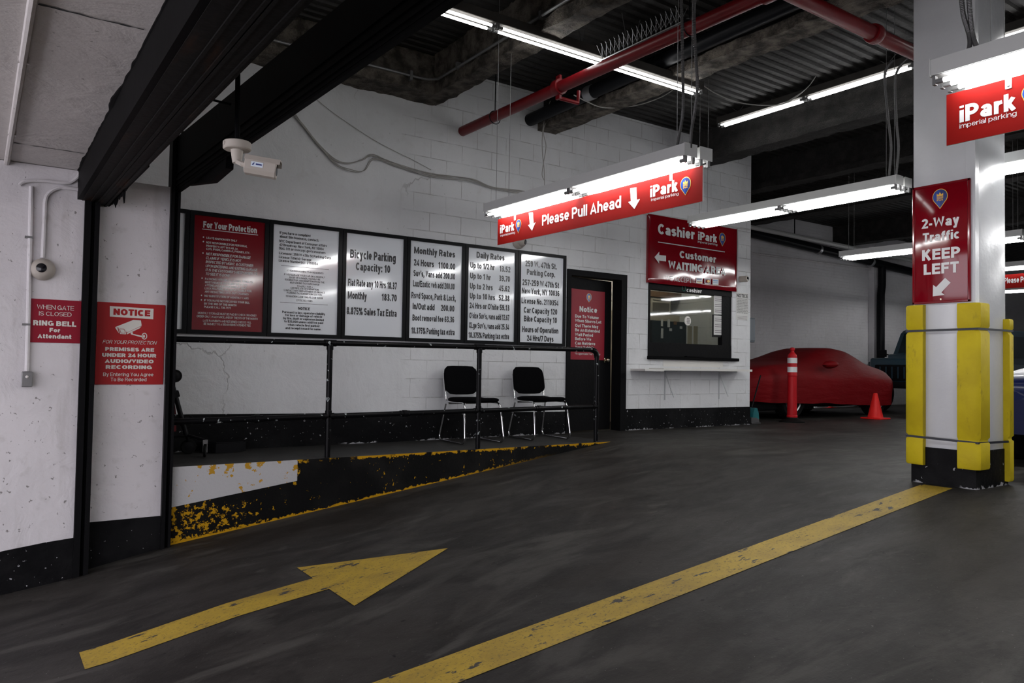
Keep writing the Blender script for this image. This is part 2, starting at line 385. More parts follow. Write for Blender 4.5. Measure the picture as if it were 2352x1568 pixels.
M['paper'] = pm('white_paper', (.62, .62, .60), .7)
M['lens'] = pm('black_lens', (.006, .006, .008), .08)
M['cable'] = pm('grey_white_cable', (.30, .29, .27), .6)
M['shelf'] = pm('white_laminate', (.58, .57, .54), .45)
m, N, L, b = nmat('window_glass')
tr = N.new('ShaderNodeBsdfTransparent'); gl = N.new('ShaderNodeBsdfGlossy'); gl.inputs['Roughness'].default_value = .03
lw = N.new('ShaderNodeLayerWeight'); lw.inputs['Blend'].default_value = .5; mx = N.new('ShaderNodeMixShader')
tr.inputs[0].default_value = (.75, .78, .78, 1)
g = NT.__new__(NT); g.N = N; g.L = L; L.new(g.m('ADD', .045, g.m('MULTIPLY', g.m('POWER', lw.outputs['Facing'], 5.), .9)), mx.inputs[0]); L.new(tr.outputs[0], mx.inputs[1]); L.new(gl.outputs[0], mx.inputs[2])
L.new(mx.outputs[0], N['Material Output'].inputs['Surface']); M['glass'] = m

# ------------------------------------------------------------------ lettering: a drawn sans-serif alphabet of strokes
def el(cx, cy, rx, ry, a0, a1, k=None):
    k = k or max(3, int(abs(a1-a0)/24))
    return [(cx+rx*math.cos(math.radians(a0+(a1-a0)*i/k)), cy+ry*math.sin(math.radians(a0+(a1-a0)*i/k))) for i in range(k+1)]
def O_(cx, cy, rx, ry): return ('c', el(cx, cy, rx, ry, 0, 360, 14)[:-1])
def ln(*p): return list(p)
def glyph(c, h):
    T, B, L, x = 1-h, h, h, .74
    def bowl(x0, y0, y1, xr):
        r = (y1-y0)/2; rx = min(r*1.1, xr-x0)
        return [(x0, y1)]+el(xr-rx, (y0+y1)/2, rx, r, 90, -90)+[(x0, y0)]
    def S(w, t):
        mid = t*.52; tt = t-h
        return [el(w/2, (tt+mid)/2, w/2-h, (tt-mid)/2, 22, 270)+el(w/2, (B+mid)/2, w/2-h, (mid-B)/2, 90, -158)[1:]]
    a = 1.5*h
    if c == 'A': return .74, [ln((h*.9, 0), (.37, 1-a), (.74-h*.9, 0)), ln((.2, .27), (.54, .27))]
    if c == 'B': return .68, [ln((L, 0), (L, 1)), bowl(L, .52, T, .64-h), bowl(L, B, .52, .68-h)]
    if c == 'C': return .72, [el(.37, .5, .37-h, .5-h, 42, 318)]
    if c == 'D': return .72, [ln((L, 0), (L, 1)), [(L, T)]+el(.36, .5, .36-h, .5-h, 90, -90)+[(L, B)]]
    if c == 'E': return .62, [ln((L, 0), (L, 1)), ln((L, T), (.62, T)), ln((L, .52), (.58, .52)), ln((L, B), (.62, B))]
    if c == 'F': return .58, [ln((L, 0), (L, 1)), ln((L, T), (.58, T)), ln((L, .5), (.53, .5))]
    if c == 'G': return .76, [el(.38, .5, .38-h, .5-h, 42, 335), ln((.42, .45), (.76-h, .45), (.76-h, .05))]
    if c == 'H': return .70, [ln((L, 0), (L, 1)), ln((.7-L, 0), (.7-L, 1)), ln((L, .53), (.7-L, .53))]
    if c == 'I': return 2*h, [ln((L, 0), (L, 1))]
    if c == 'J': return .5, [[(.5-h, 1), (.5-h, .3)]+el(.25, .27, .25-h, .27-h, 0, -180)]
    if c == 'K': return .70, [ln((L, 0), (L, 1)), ln((.67-h, 1), (L, .36)), ln((.28, .58), (.70-h, 0))]
    if c == 'L': return .56, [ln((L, 0), (L, 1)), ln((L, B), (.56, B))]
    if c == 'M': return .86, [ln((L, 0), (L, 1)), ln((.86-L, 0), (.86-L, 1)), ln((L, .95), (.43, a), (.86-L, .95))]
    if c == 'N': return .71, [ln((L, 0), (L, 1)), ln((.71-L, 0), (.71-L, 1)), ln((L, .93), (.71-L, .07))]
    if c == 'O': return .77, [O_(.385, .5, .385-h, .5-h)]
    if c == 'P': return .65, [ln((L, 0), (L, 1)), bowl(L, .44, T, .65-h)]
    if c == 'Q': return .77, [O_(.385, .5, .385-h, .5-h), ln((.48, .25), (.74, -.02))]
    if c == 'R': return .70, [ln((L, 0), (L, 1)), bowl(L, .46, T, .67-h), ln((.42, .46), (.69-h, 0))]
    if c == 'S': return .66, S(.66, 1)
    if c == 'T': return .62, [ln((.31, 0), (.31, 1)), ln((0, T), (.62, T))]
    if c == 'U': return .70, [[(L, 1), (L, .35)]+el(.35, .34, .35-h, .34-h, 180, 360)+[(.7-L, 1)]]
    if c == 'V': return .68, [ln((h*.9, 1), (.34, a), (.68-h*.9, 1))]
    if c == 'W': return .98, [ln((h*.9, 1), (.25, a), (.49, 1-a), (.73, a), (.98-h*.9, 1))]
    if c == 'X': return .68, [ln((h, 0), (.68-h, 1)), ln((h, 1), (.68-h, 0))]
    if c == 'Y': return .68, [ln((h*.9, 1), (.34, .45), (.68-h*.9, 1)), ln((.34, .47), (.34, 0))]
    if c == 'Z': return .62, [ln((.02, T), (.6-h, T), (h+.02, B), (.62, B))]
    if c == '0': return .58, [O_(.29, .5, .29-h, .5-h)]
    if c == '1': return .50, [ln((.32, 0), (.32, 1)), ln((.32, .90), (.08, .70))]
    if c == '2': return .58, [el(.29, .69, .29-h, .31-h, 168, -30)+[(h+.03, B), (.58, B)]]
    if c == '3': return .58, [el(.28, .74, .26-h, .26-h, 160, -90)+[(.2, .48)], [(.2, .52)]+el(.29, .27, .29-h, .27-h, 85, -160)]
    if c == '4': return .60, [ln((.42, 0), (.42, .93), (.05, .27), (.60, .27))]
    if c == '5': return .58, [ln((.53, T), (.14, T), (.09, .47)), el(.28, .33, .29-h, .33-h, 145, -158)]
    if c == '6': return .58, [O_(.29, .32, .29-h, .32-h), el(.30, .55, .30-h, .45-h, 35, 180)+[(L, .32)]]
    if c == '7': return .56, [ln((.02, T), (.54-h*.6, T), (.2, 0))]
    if c == '8': return .58, [O_(.29, .74, .26-h, .26-h), O_(.29, .27, .29-h, .27-h)]
    if c == '9': return .58, [O_(.29, .68, .29-h, .32-h), el(.28, .45, .30-h, .45-h, 215, 360)+[(.58-L, .68)]]
    if c == 'a': return .57, [[(.55-h, 0), (.55-h, .48)]+el(.28, .48, .27-h, x-h-.48, 0, 165)[1:], O_(.265, .235, .265-h, .235-h)]
    if c == 'b': return .60, [ln((L, 0), (L, 1)), O_(.3, x/2, .3-h, x/2-h)]
    if c == 'c': return .55, [el(.29, x/2, .29-h, x/2-h, 48, 312)]
    if c == 'd': return .60, [ln((.6-L, 0), (.6-L, 1)), O_(.3, x/2, .3-h, x/2-h)]
    if c == 'e': return .58, [el(.29, x/2, .29-h, x/2-h, 0, 318), ln((L, x*.48), (.58-h*.5, x*.48))]
    if c == 'f': return .36, [[(.15, 0), (.15, .78)]+el(.32, .78, .17, T-.78, 180, 90)+[(.36, T)], ln((0, x-h), (.35, x-h))]
    if c == 'g': return .60, [O_(.3, x/2, .3-h, x/2-h), [(.6-L, x), (.6-L, -.02)]+el(.3, -.02, .3-h, .25-h, 0, -155)[1:]]
    if c == 'h': return .57, [ln((L, 0), (L, 1)), el(.285, .44, .285-h, x-h-.44, 180, 0)+[(.57-L, 0)]]
    if c == 'i': return 2*h, [ln((L, 0), (L, x)), ln((L, .87), (L, 1))]
    if c == 'j': return 2*h, [ln((L, x), (L, -.15), (-.08, -.22)), ln((L, .87), (L, 1))]
    if c == 'k': return .56, [ln((L, 0), (L, 1)), ln((.54-h, x), (L, .24)), ln((.22, .42), (.57-h, 0))]
    if c == 'l': return 2*h, [ln((L, 0), (L, 1))]
    if c == 'm': return .88, [ln((L, 0), (L, x)), el((.44+L)/2, .46, (.44-L)/2, x-h-.46, 180, 0)+[(.44, 0)], el((.44+.88-L)/2, .46, (.44-L)/2, x-h-.46, 180, 0)+[(.88-L, 0)]]
    if c == 'n': return .57, [ln((L, 0), (L, x)), el(.285, .44, .285-h, x-h-.44, 180, 0)+[(.57-L, 0)]]
    if c == 'o': return .60, [O_(.3, x/2, .3-h, x/2-h)]
    if c == 'p': return .60, [ln((L, -.26), (L, x)), O_(.3, x/2, .3-h, x/2-h)]
    if c == 'q': return .60, [ln((.6-L, -.26), (.6-L, x)), O_(.3, x/2, .3-h, x/2-h)]
    if c == 'r': return .38, [ln((L, 0), (L, x)), el(.36, .42, .36-h, x-h-.42, 180, 85)]
    if c == 's': return .53, S(.53, x)
    if c == 't': return .36, [ln((.16, .95), (.16, .15), (.22, B), (.36, B)), ln((0, x-h), (.35, x-h))]
    if c == 'u': return .57, [ln((.57-L, 0), (.57-L, x)), [(L, x), (L, .3)]+el(.285, .3, .285-h, .3-h, 180, 360)[1:]]
    if c == 'v': return .54, [ln((h*.9, x), (.27, a*.9), (.54-h*.9, x))]
    if c == 'w': return .80, [ln((h*.9, x), (.21, a*.9), (.40, x-a*.9), (.59, a*.9), (.80-h*.9, x))]
    if c == 'x': return .54, [ln((h, 0), (.54-h, x)), ln((h, x), (.54-h, 0))]
    if c == 'y': return .54, [ln((h*.9, x), (.28, .06)), ln((.54-h*.9, x), (.22, -.2), (.06, -.25+h*.3))]
    if c == 'z': return .5, [ln((.02, x-h), (.48-h, x-h), (h+.02, B), (.5, B))]
    if c == '.': return 2.4*h, [ln((1.2*h, 0), (1.2*h, 2.2*h))]
    if c == ',': return 2.4*h, [ln((1.2*h, 2.2*h), (1.2*h, .02), (.3*h, -.15))]
    if c == ':': return 2.4*h, [ln((1.2*h, 0), (1.2*h, 2.2*h)), ln((1.2*h, x-2.2*h), (1.2*h, x))]
    if c == "'": return 2*h, [ln((h, 1), (h, .7))]
    if c == '-': return .32, [ln((.02, .36), (.30, .36))]
    if c == '/': return .32, [ln((.0, -.02), (.32, 1))]
    if c == '(': return .3, [el(.42, .4, .42-h, .66, 125, 235)]
    if c == ')': return .3, [el(-.12, .4, .42-h, .66, 55, -55)]
    if c == '%': return .9, [O_(.19, .76, .19-h*.8, .24-h*.8), O_(.71, .24, .19-h*.8, .24-h*.8), ln((.22, 0), (.68, 1))]
    if c == '$': return .58, S(.58, 1)+[ln((.29, -.08), (.29, 1.08))]
    if c == '&': return .70, [[(.68, 0), (.2, .62)]+el(.33, .76, .17, .24-h, 200, -40)+[(.14, .38)]+el(.27, .24, .27-h, .24-h, 150, 300)+[(.64, .46)]]
    return .3, []
def stroke(P, h, closed):
    n = len(P); V = [Vector((p[0], p[1])) for p in P]; out = []
    for i in range(n):
        a = V[i]-V[i-1] if (closed or i) else None; b = V[(i+1) % n]-V[i] if (closed or i < n-1) else None
        if a is None: a = b
        if b is None: b = a
        if a.length < 1e-7: a = b
        if b.length < 1e-7: b = a
        a = a.normalized(); b = b.normalized()
        na = Vector((-a.y, a.x)); nb = Vector((-b.y, b.x)); mm = na+nb
        mm = mm.normalized() if mm.length > 1e-4 else na
        k = min(1.6, 1/max(.3, mm.dot(na)))
        out.append((V[i]+mm*h*k, V[i]-mm*h*k))
    return out
def text_quads(s, t, sp=.075, shear=0.):
    """quads (lists of 2D points, cap height 1) and the total width of a string"""
    h = t/2; x = 0.; Q = []
    for c in s:
        if c == ' ': x += .27; continue
        if c == '\u2022':
            Q.append([(x+.2+.17*math.cos(k*math.pi/6), .42+.17*math.sin(k*math.pi/6)) for k in range(12)]); x += .5; continue
        w, st = glyph(c, h)
        for q in st:
            closed = isinstance(q, tuple); P = q[1] if closed else q
            o = stroke(P, h, closed)
            for i in range(len(o) if closed else len(o)-1):
                a, b = o[i], o[(i+1) % len(o)]
                Q.append([(p[0]+x, p[1]) for p in (a[0], b[0], b[1], a[1])])
        x += w+sp
    W_ = x-sp
    if shear: Q = [[(px+py*shear, py) for px, py in q] for q in Q]
    return Q, W_
class Fr:
    """a flat face in the place (point, right, up) and the crop of the photo in which its lettering was measured"""
    def __init__(s, p, right, up=(0, 0, 1), crop=(0, 0, 1)):
        s.p = Vector(p); s.r = Vector(right).normalized(); s.u = Vector(up).normalized(); s.n = s.r.cross(s.u); s.c = crop
        if s.n.dot(CAM-s.p) < 0: s.n = -s.n
    def at(s, u, v, off=0.):
        return onp(s.c[0]+u*s.c[2], s.c[1]+v*s.c[2], s.p, s.n)+s.n*off
    def text(s, mb, st, xl, yb, xr, cap, t=.20, shear=0., off=.002, sp=.075):
        o = s.at(xl, yb); w = (s.at(xr, yb)-o).dot(s.r); hh = (s.at(xl, yb-cap)-o).dot(s.u)
        Q, wt = text_quads(st, t, sp, shear); k = w/wt
        for i, q in enumerate(Q): mb.poly([o+s.r*(a*k)+s.u*(b*hh)+s.n*(off+(i % 24)*2.5e-5) for a, b in q])
    def line(s, mb, u0, v0, u1, v1, th, off=.002):
        a = s.at(u0, v0); b = a+s.r*((s.at(u1, v1)-a).dot(s.r)); d = s.u*th/2
        mb.poly([a-d+s.n*off, b-d+s.n*off, b+d+s.n*off, a+d+s.n*off])
    def shape(s, mb, pts, off=.002): mb.poly([s.at(a, b, off) for a, b in pts])
    def local(s, mb, o, pts, off=.002): mb.poly([o+s.r*a+s.u*b+s.n*off for a, b in pts])
    def pin(s, u, v, w, hgt, parent, off=.002):
        """map-pin emblem: gold rim, two-tone blue, crown, three bars and small word"""
        a = s.at(u-w/2, v); b = s.at(u+w/2, v); c = (a+b)/2; R = (b-a).dot(s.r)/2
        tall = (s.at(u, v-hgt/2)-s.at(u, v+hgt/2)).dot(s.u); c = c+s.u*(tall/2-R*1.05)
        mb = MB()
        def drop(R, tip):
            return [(R*math.cos(math.radians(q)), R*1.05*math.sin(math.radians(q))) for q in range(-30, 211, 15)]+[(0, -tip)]
        tip = tall-R*1.05
        mb.k = 0; s.local(mb, c, drop(R, tip), off)
        D = drop(R*.92, tip*.93)
        mb.k = 1; s.local(mb, c, D, off+.0006)
        mb.k = 2; s.local(mb, c, [(0, -tip*.93)]+[q for q in D[:-1] if q[0] >= -1e-6 and q[1] < R*.98]+[(0, R*.966)], off+.001)
        mb.k = 0; q = R*.42
        s.local(mb, c, [(-q, .05*R), (-q, .45*R), (-q*.5, .25*R), (0, .58*R), (q*.5, .25*R), (q, .45*R), (q, .05*R)], off+.0014)
        s.local(mb, c, [(-q, -.12*R), (-q, -.02*R), (q, -.02*R), (q, -.12*R)], off+.0014)
        s.local(mb, c, [(-q, -.28*R), (-q, -.19*R), (q, -.19*R), (q, -.28*R)], off+.0014)
        Q, wt = text_quads('iPark', .2); k = 2*q/wt
        for z in Q: s.local(mb, c, [(-q+x*k, -.58*R+y*.24*R) for x, y in z], off+.0014)
        return obj('emblem', mb, [M['gold'], M['blue'], M['blue_dark']], parent, 0)
# ================================================================== THE SETTING
D, C, LW = 7.47, 6.45, 6.33            # main wall, curb face / panel, left wall planes
DECK = 4.20
# driveway: ramp up from the street, level from x = 5.9
mb = MB(); xs = [-6, -2, 0.17, .6, 1.265, 2.4, 3.6, 4.8, 5.9, 12, 20, 30]; ys = [-5, 0, 3, 6.45, 7.47, 10.6]
mb.add([(x, y, ramp(x)) for x in xs for y in ys], [(i*6+j, (i+1)*6+j, (i+1)*6+j+1, i*6+j+1) for i in range(11) for j in range(5)])
struct('floor', mb, M['floor'], 30)
# raised walkway along the wall, with its painted curb face
mb = MB(); mb.prism([(1.206, C, -1.0), (5.93, C, -.25), (5.93, C, -.002), (1.206, C, 0)], (0, D-C, 0)); mb.box(.6, 1.206, C+.10, D, -1.0, 0)
ob = struct('trim_1', mb, [M['walk'], M['curb']], 0)
for pl in ob.data.polygons:
    if abs(pl.normal.y) > .9: pl.material_index = 1
# main wall with a door and a cashier window cut in it
DX0, DX1, DZ = 6.04, 7.06, 2.07
WX0, WX1, WZ0, WZ1 = 7.47, 9.23, 1.0, 2.05
mb = MB(); y0, y1, T = D, D+.16, 4.4
for x0, x1, z0, z1 in ((-.2, DX0, -1, T), (DX0, DX1, DZ, T), (DX1, WX0, -.3, T), (WX0, WX1, -.3, WZ0), (WX0, WX1, WZ1, T), (WX1, 9.65, -.3, T)):
    mb.box(x0, x1, y0, y1, z0, z1)
struct('wall_back', mb, M['wall'])
mb = MB(); mb.box(9.5, 9.65, D+.16, 10.35, -.3, T); struct('wall_booth_side', mb, M['wall'])
mb = MB(); mb.box(5.5, 5.62, D+.16, 10.35, -.3, T); struct('wall_booth_left', mb, M['cream'])
mb = MB(); mb.box(5.62, 9.5, 9.9, 10.0, -.3, T); struct('wall_booth_back', mb, M['cream'])
mb = MB(); mb.box(5.62, 9.5, D+.16, 9.9, 2.75, 2.85); struct('ceiling_booth', mb, M['cream'])
# painted black wall base
mb = MB()
mb.prism([(.6, D, 0), (6.04, D, 0), (6.04, D, .274), (1.6, D, .343), (.6, D, .343)], (0, -.008, 0))
mb.prism([(7.065, D, -.02), (9.655, D, -.02), (9.655, D, .268), (7.065, D, .285)], (0, -.008, 0))
mb.prism([(9.65, D-.008, -.02), (9.65, D-.008, .268), (9.65, 10.3, .268), (9.65, 10.3, -.02)], (.006, 0, 0))
struct('baseboard_back', mb, M['base'])
# entrance: side wall, soffit, return
mb = MB(); mb.box(-2.2, .592, LW, D+.2, -1.7, 2.205); struct('wall_left', mb, M['wall_left'])
mb = MB(); mb.prism([(-2.2, LW, -1.7), (.592, LW, -1.0), (.592, LW, -.45), (.42, LW, -.462), (.17, LW, -.492), (0, LW, -.53), (-2.2, LW, -.95)], (0, -.012, 0))
struct('baseboard_left', mb, M['base'])
mb = MB(); mb.box(-2.2, .54, -5, D+.2, 2.21, 4.4); struct('ceiling_entrance', mb, M['soffit'])
mb = MB()                                # sooty joints between the soffit boards
for a, b in (((80, 8), (331, 66)), ((22, 328), (194, 350))):
    p, q = AZ(*a, 2.209), AZ(*b, 2.209)
    n = 40; xs_ = [lerp(p.x, min(q.x, .53), i/n) for i in range(n+1)]; yy = (p.y+q.y)/2
    pts = [(x, yy+.006+.010*mnoise.noise((x*22, yy, 0)), 2.207) for x in xs_]+[(x, yy-.005+.010*mnoise.noise((x*22, yy, 5)), 2.207) for x in xs_[::-1]]
    mb.poly(pts)
struct('trim_2', mb, M['seam'])
# pier panel between the two gate posts
mb = MB(); mb.box(.69, 1.205, C, C+.10, -1.0, 2.203); struct('wall_panel', mb, M['wall_left'])
mb = MB(); mb.box(.69, 1.205, C-.008, C, -1.0, -.372); struct('baseboard_panel', mb, M['base'])
# far walls
mb = MB(); mb.box(9.65, 30, 10.3, 10.5, -.3, 4.4); mb.box(17.83, 18.2, 10.16, 10.3, -.3, 4.4); struct('wall_far', mb, M['far'])
mb = MB(); mb.box(29.8, 30, -5, 10.5, -.3, 4.4); struct('wall_end', mb, M['far'])
mb = MB(); mb.box(-2.2, 30, -5.2, -5, -1.8, 4.4); struct('wall_right', mb, M['far'])
# corrugated deck: real ribs running along the drive
mb = MB(); pitch = .125; y = -5.0; prof = []
while y < 10.45:
    prof += [(y, DECK+.026), (y+.038, DECK+.026), (y+.052, DECK), (y+.108, DECK), (y+.122, DECK+.026)]; y += pitch
for i in range(len(prof)-1):
    (a, za), (b, zb) = prof[i], prof[i+1]
    mb.add([(.3, a, za), (30, a, za), (30, b, zb), (.3, b, zb)], [(0, 1, 2, 3)])
mb.box(.3, 30, -5, 10.5, DECK+.05, DECK+.1)
struct('ceiling', mb, M['deck'])

# ---- overhead steel, each member a thing
def tag(o, label, cat, group=None): return prop(o, label, cat, group)
mb = MB(); mb.rough_box(.6, 4.12, 7.12, D+.02, 3.735, 3.84, .06, .022); mb.rough_box(.6, 4.12, 7.27, D+.02, 3.84, 4.21, .07, .022)
tag(obj('spandrel_beam', mb, M['foam'], None, 60), 'fireproofed beam along the top of the back wall with a lumpy brown underside', 'beam', 'ceiling beams')
mb = MB(); mb.rough_box(3.90, 4.12, -3, 7.16, 3.73, 3.84, .06, .022); mb.rough_box(3.95, 4.07, -3, 7.2, 3.84, 4.21, .08, .03)
tag(obj('cross_beam', mb, M['foam'], None, 60), 'lumpy fireproofed cross beam meeting the wall nearest the entrance', 'beam', 'ceiling beams')
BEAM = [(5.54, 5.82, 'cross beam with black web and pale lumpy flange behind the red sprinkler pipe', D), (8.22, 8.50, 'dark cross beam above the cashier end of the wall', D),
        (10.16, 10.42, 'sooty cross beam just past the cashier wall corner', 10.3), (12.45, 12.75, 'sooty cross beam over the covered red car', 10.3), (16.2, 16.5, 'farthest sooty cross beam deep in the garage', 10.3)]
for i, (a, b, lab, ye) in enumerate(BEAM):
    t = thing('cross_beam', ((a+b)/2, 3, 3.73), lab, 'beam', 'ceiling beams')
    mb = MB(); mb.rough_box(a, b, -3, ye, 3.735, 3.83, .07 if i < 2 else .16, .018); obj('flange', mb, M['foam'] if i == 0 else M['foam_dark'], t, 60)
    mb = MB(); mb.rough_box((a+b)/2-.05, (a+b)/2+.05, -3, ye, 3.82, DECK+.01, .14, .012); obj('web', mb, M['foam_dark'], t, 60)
# gate lintels
def yaw_beam(mb, x0, x1, xe0, xe1, ya, yb, z0, z1, dz=0.):
    mb.add([(x0, ya, z0), (x1, ya, z0), (xe1, yb, z0), (xe0, yb, z0), (x0, ya, z1), (x1, ya, z1), (xe1, yb, z1+dz), (xe0, yb, z1+dz)],
           [(0, 1, 2, 3), (7, 6, 5, 4), (0, 4, 5, 1), (1, 5, 6, 2), (2, 6, 7, 3), (3, 7, 4, 0)])
t = thing('gate_lintel', (.7, 3, 1.995), 'rust-stained black steel lintel along the edge of the white soffit', 'beam')
mb = MB(); yaw_beam(mb, .545, .575, .535, .565, 6.62, -3, 1.995, 2.36); obj('web', mb, M['steel_black'], t)
mb = MB(); yaw_beam(mb, .575, .755, .565, .93, 6.62, -3, 1.992, 2.010)
for i, f in enumerate((.28, .52, .60, .86)): yaw_beam(mb, lerp(.575, .755, f), lerp(.575, .755, f)+.014, lerp(.565, .93, f), lerp(.565, .93, f)+.014, 6.6, -3, 1.984, 1.993)
obj('bottom_flange', mb, M['steel_rust'], t)
mb = MB(); rows = []                      # torn felt hanging from the edge of the flange
for i in range(61):
    y = 6.45-i*.025; x = .757+(6.62-y)*.0182; s_ = max(0., math.sin(math.pi*min(1, i/34)))
    L_ = s_*(.018+.05*max(0, mnoise.noise((y*6, 1.7, 0)))+.025*mnoise.noise((y*23, 4, 0)))+(.07 if i in (26, 27) else .03 if i == 12 else 0)
    rows.append((x, y, max(.002, L_)))
mb.loft([[Vector((x-.006, y, 2.006)), Vector((x-.006, y, 1.995)), Vector((x+.004, y, 1.992-l)), Vector((x+.008, y, 1.994-l)), Vector((x+.006, y, 2.006)), Vector((x-.006, y, 2.006))] for x, y, l in rows])
obj('torn_felt', mb, M['steel_black'], t)
mb = MB(); rows = []                      # ragged tar edge where the lintel meets the soffit
for i in range(260):
    y = 6.4-i*.0275; w = .006+.035*max(0, mnoise.noise((y*1.9, 8, 0)))**1.4+.006*mnoise.noise((y*9.7, 3, 0)); rows.append((y, lerp(.545, .535, i/350), max(.001, w)))
mb.loft([[Vector((x+.004, y, 2.212)), Vector((x-w, y, 2.2105)), Vector((x-w*.8, y, 2.204)), Vector((x+.004, y, 2.200)), Vector((x+.004, y, 2.212))] for y, x, w in rows])
obj('tar_edge', mb, M['steel_black'], t)
t = thing('gate_hood', (1.25, 3, 2.18), 'black steel roll gate hood beam between the entrance and the sign wall', 'beam')
mb = MB(); yaw_beam(mb, 1.222, 1.248, 1.54, 1.566, 6.42, -3, 2.177, 2.600, -.27)
for z in (2.20, 2.24, 2.29): yaw_beam(mb, 1.214, 1.224, 1.532, 1.542, 6.42, -3, z, z+.018)
obj('hood', mb, M['steel_black'], t)
mb = MB(); yaw_beam(mb, 1.225, 1.255, 1.543, 1.573, 6.42, -3, 2.160, 2.195); obj('lip', mb, M['steel_black'], t)
mb = MB(); mb.prism([AX(*q, 1.27) for q in ((425, 425), (482, 418), (518, 386), (520, 345), (440, 345), (420, 380))], (.05, 0, 0)); obj('guide_plate', mb, M['steel_black'], t)
mb = MB(); mb.prism([(1.249, 6.35, 2.30), (1.42, 6.35, 2.58), (1.42, 6.35, 2.655), (1.249, 6.35, 2.635)], (0, .06, 0)); obj('end_plate', mb, M['steel_black'], t)
# gate posts
def post(name, x0, x1, y0, y1, z1, lab):
    t = thing(name, ((x0+x1)/2, y0, ramp(x0)-.02), lab, 'post')
    mb = MB(); xm = (x0*.45+x1*.55); mb.box(x0, xm-.012, y0, y1, ramp(x0)-.03, z1); mb.box(xm+.012, x1, y0, y1, ramp(x0)-.03, z1); obj('guide_channel', mb, M['black'], t)
    mb = MB(); mb.box(xm-.012, xm+.012, y0+.03, y1, ramp(x0)-.03, z1); obj('track', mb, M['steel_black'], t)
post('gate_post', .593, .690, LW-.03, C+.12, 2.215, 'wide black gate post between the two red wall signs')
post('gate_post', 1.19, 1.26, C-.05, C+.08, 2.62, 'narrow black gate post beside the low end of the walkway')

# ---- column
CX0, CX1, CY0, CY1 = 5.92, 6.42, 2.61, 3.06
mb = MB(); mb.bbox(CX0, CX1, CY0, CY1, -.15, 4.25, .012, 2); mb.box(CX0-.006, CX0+.05, CY0-.006, CY0+.06, 1.0, 4.2)
ob = struct('column', mb, M['column'], 30)
mb = MB(); mb.box(CX0-.008, CX1+.008, CY0-.008, CY1+.008, -.02, .275); struct('baseboard_column', mb, M['base'])

# ---- painted floor markings (thin paint film lying on the ramp)
def film(mb, rows):                       # rows of (x, y0, y1)
    b = len(mb.v)
    mb.add([(x, y, ramp(x)+.003) for x, a, c in rows for y in (a, c)], [(2*i, 2*i+2, 2*i+3, 2*i+1) for i in range(len(rows)-1)])
mb = MB(); n = 40; rows = []
for i in range(n+1):
    x = lerp(-2.5, 5.86, i/n); s = (x-1.5)/4.36; rows.append((x, lerp(2.89, 2.74, s), lerp(3.16, 2.96, s)))
film(mb, rows)
tag(obj('lane_line', mb, M['ypaint'], None, 0), 'long worn yellow stripe on the driveway running up to the white column', 'floor marking')
mb = MB(); film(mb, [(lerp(.49, 1.79, i/12), 4.475, 4.745) for i in range(13)])
film(mb, [(lerp(1.79, 2.68, i/12), lerp(4.09, 4.570, i/12), lerp(5.045, 4.572, i/12)) for i in range(13)])
tag(obj('floor_arrow', mb, M['ypaint'], None, 0), 'worn yellow arrow painted on the driveway pointing inward', 'floor marking')
# ================================================================== SIGNS ON THE WALL
c3 = (400, 460, .22957); c4 = (900, 500, .20408); full = (0, 0, 1)
def wallfr(crop, off=0.): return Fr((0, D-off, 0), (1, 0, 0), (0, 0, 1), crop)
BX = [.81, 1.548, 2.28, 3.04, 3.78, 4.522, 5.264, 6.005]; BZ0, BZ1 = 1.085, 2.227
def board(i, mat, label):
    t = thing('wall_sign', ((BX[i]+BX[i+1])/2, D, BZ0), label, 'sign', 'framed signs on the back wall')
    x0, x1 = BX[i]+.003, BX[i+1]-.003; w = .038
    mb = MB(); mb.box(x0+w*.6, x1-w*.6, D-.018, D-.002, BZ0+w*.6, BZ1-w*.6); obj('panel', mb, mat, t, 0)
    mb = MB(); yf = D-.034
    for q in (((x0, BZ0), (x1, BZ0), (x1-w, BZ0+w), (x0+w, BZ0+w)), ((x0, BZ1), (x1, BZ1), (x1-w, BZ1-w), (x0+w, BZ1-w)),
              ((x0, BZ0), (x0, BZ1), (x0+w, BZ1-w), (x0+w, BZ0+w)), ((x1, BZ0), (x1, BZ1), (x1-w, BZ1-w), (x1-w, BZ0+w))):
        mb.prism([(a, yf, b) for a, b in q], (0, .032, 0))
    obj('frame', mb, M['frame'], t, 0)
    return t
FRB = D-.018
def frb(c): return Fr((0, FRB, 0), (1, 0, 0), (0, 0, 1), c)
t = board(0, M['board_white'], 'blank white framed sign mostly hidden behind the narrow gate post')
t = board(1, M['red'], 'red framed sign of garage rules, leftmost complete sign of the row')
f = frb(c3); mb = MB()
f.text(mb, 'For Your Protection', 290, 272, 828, 66, .22); f.line(mb, 280, 286, 838, 345, .007)
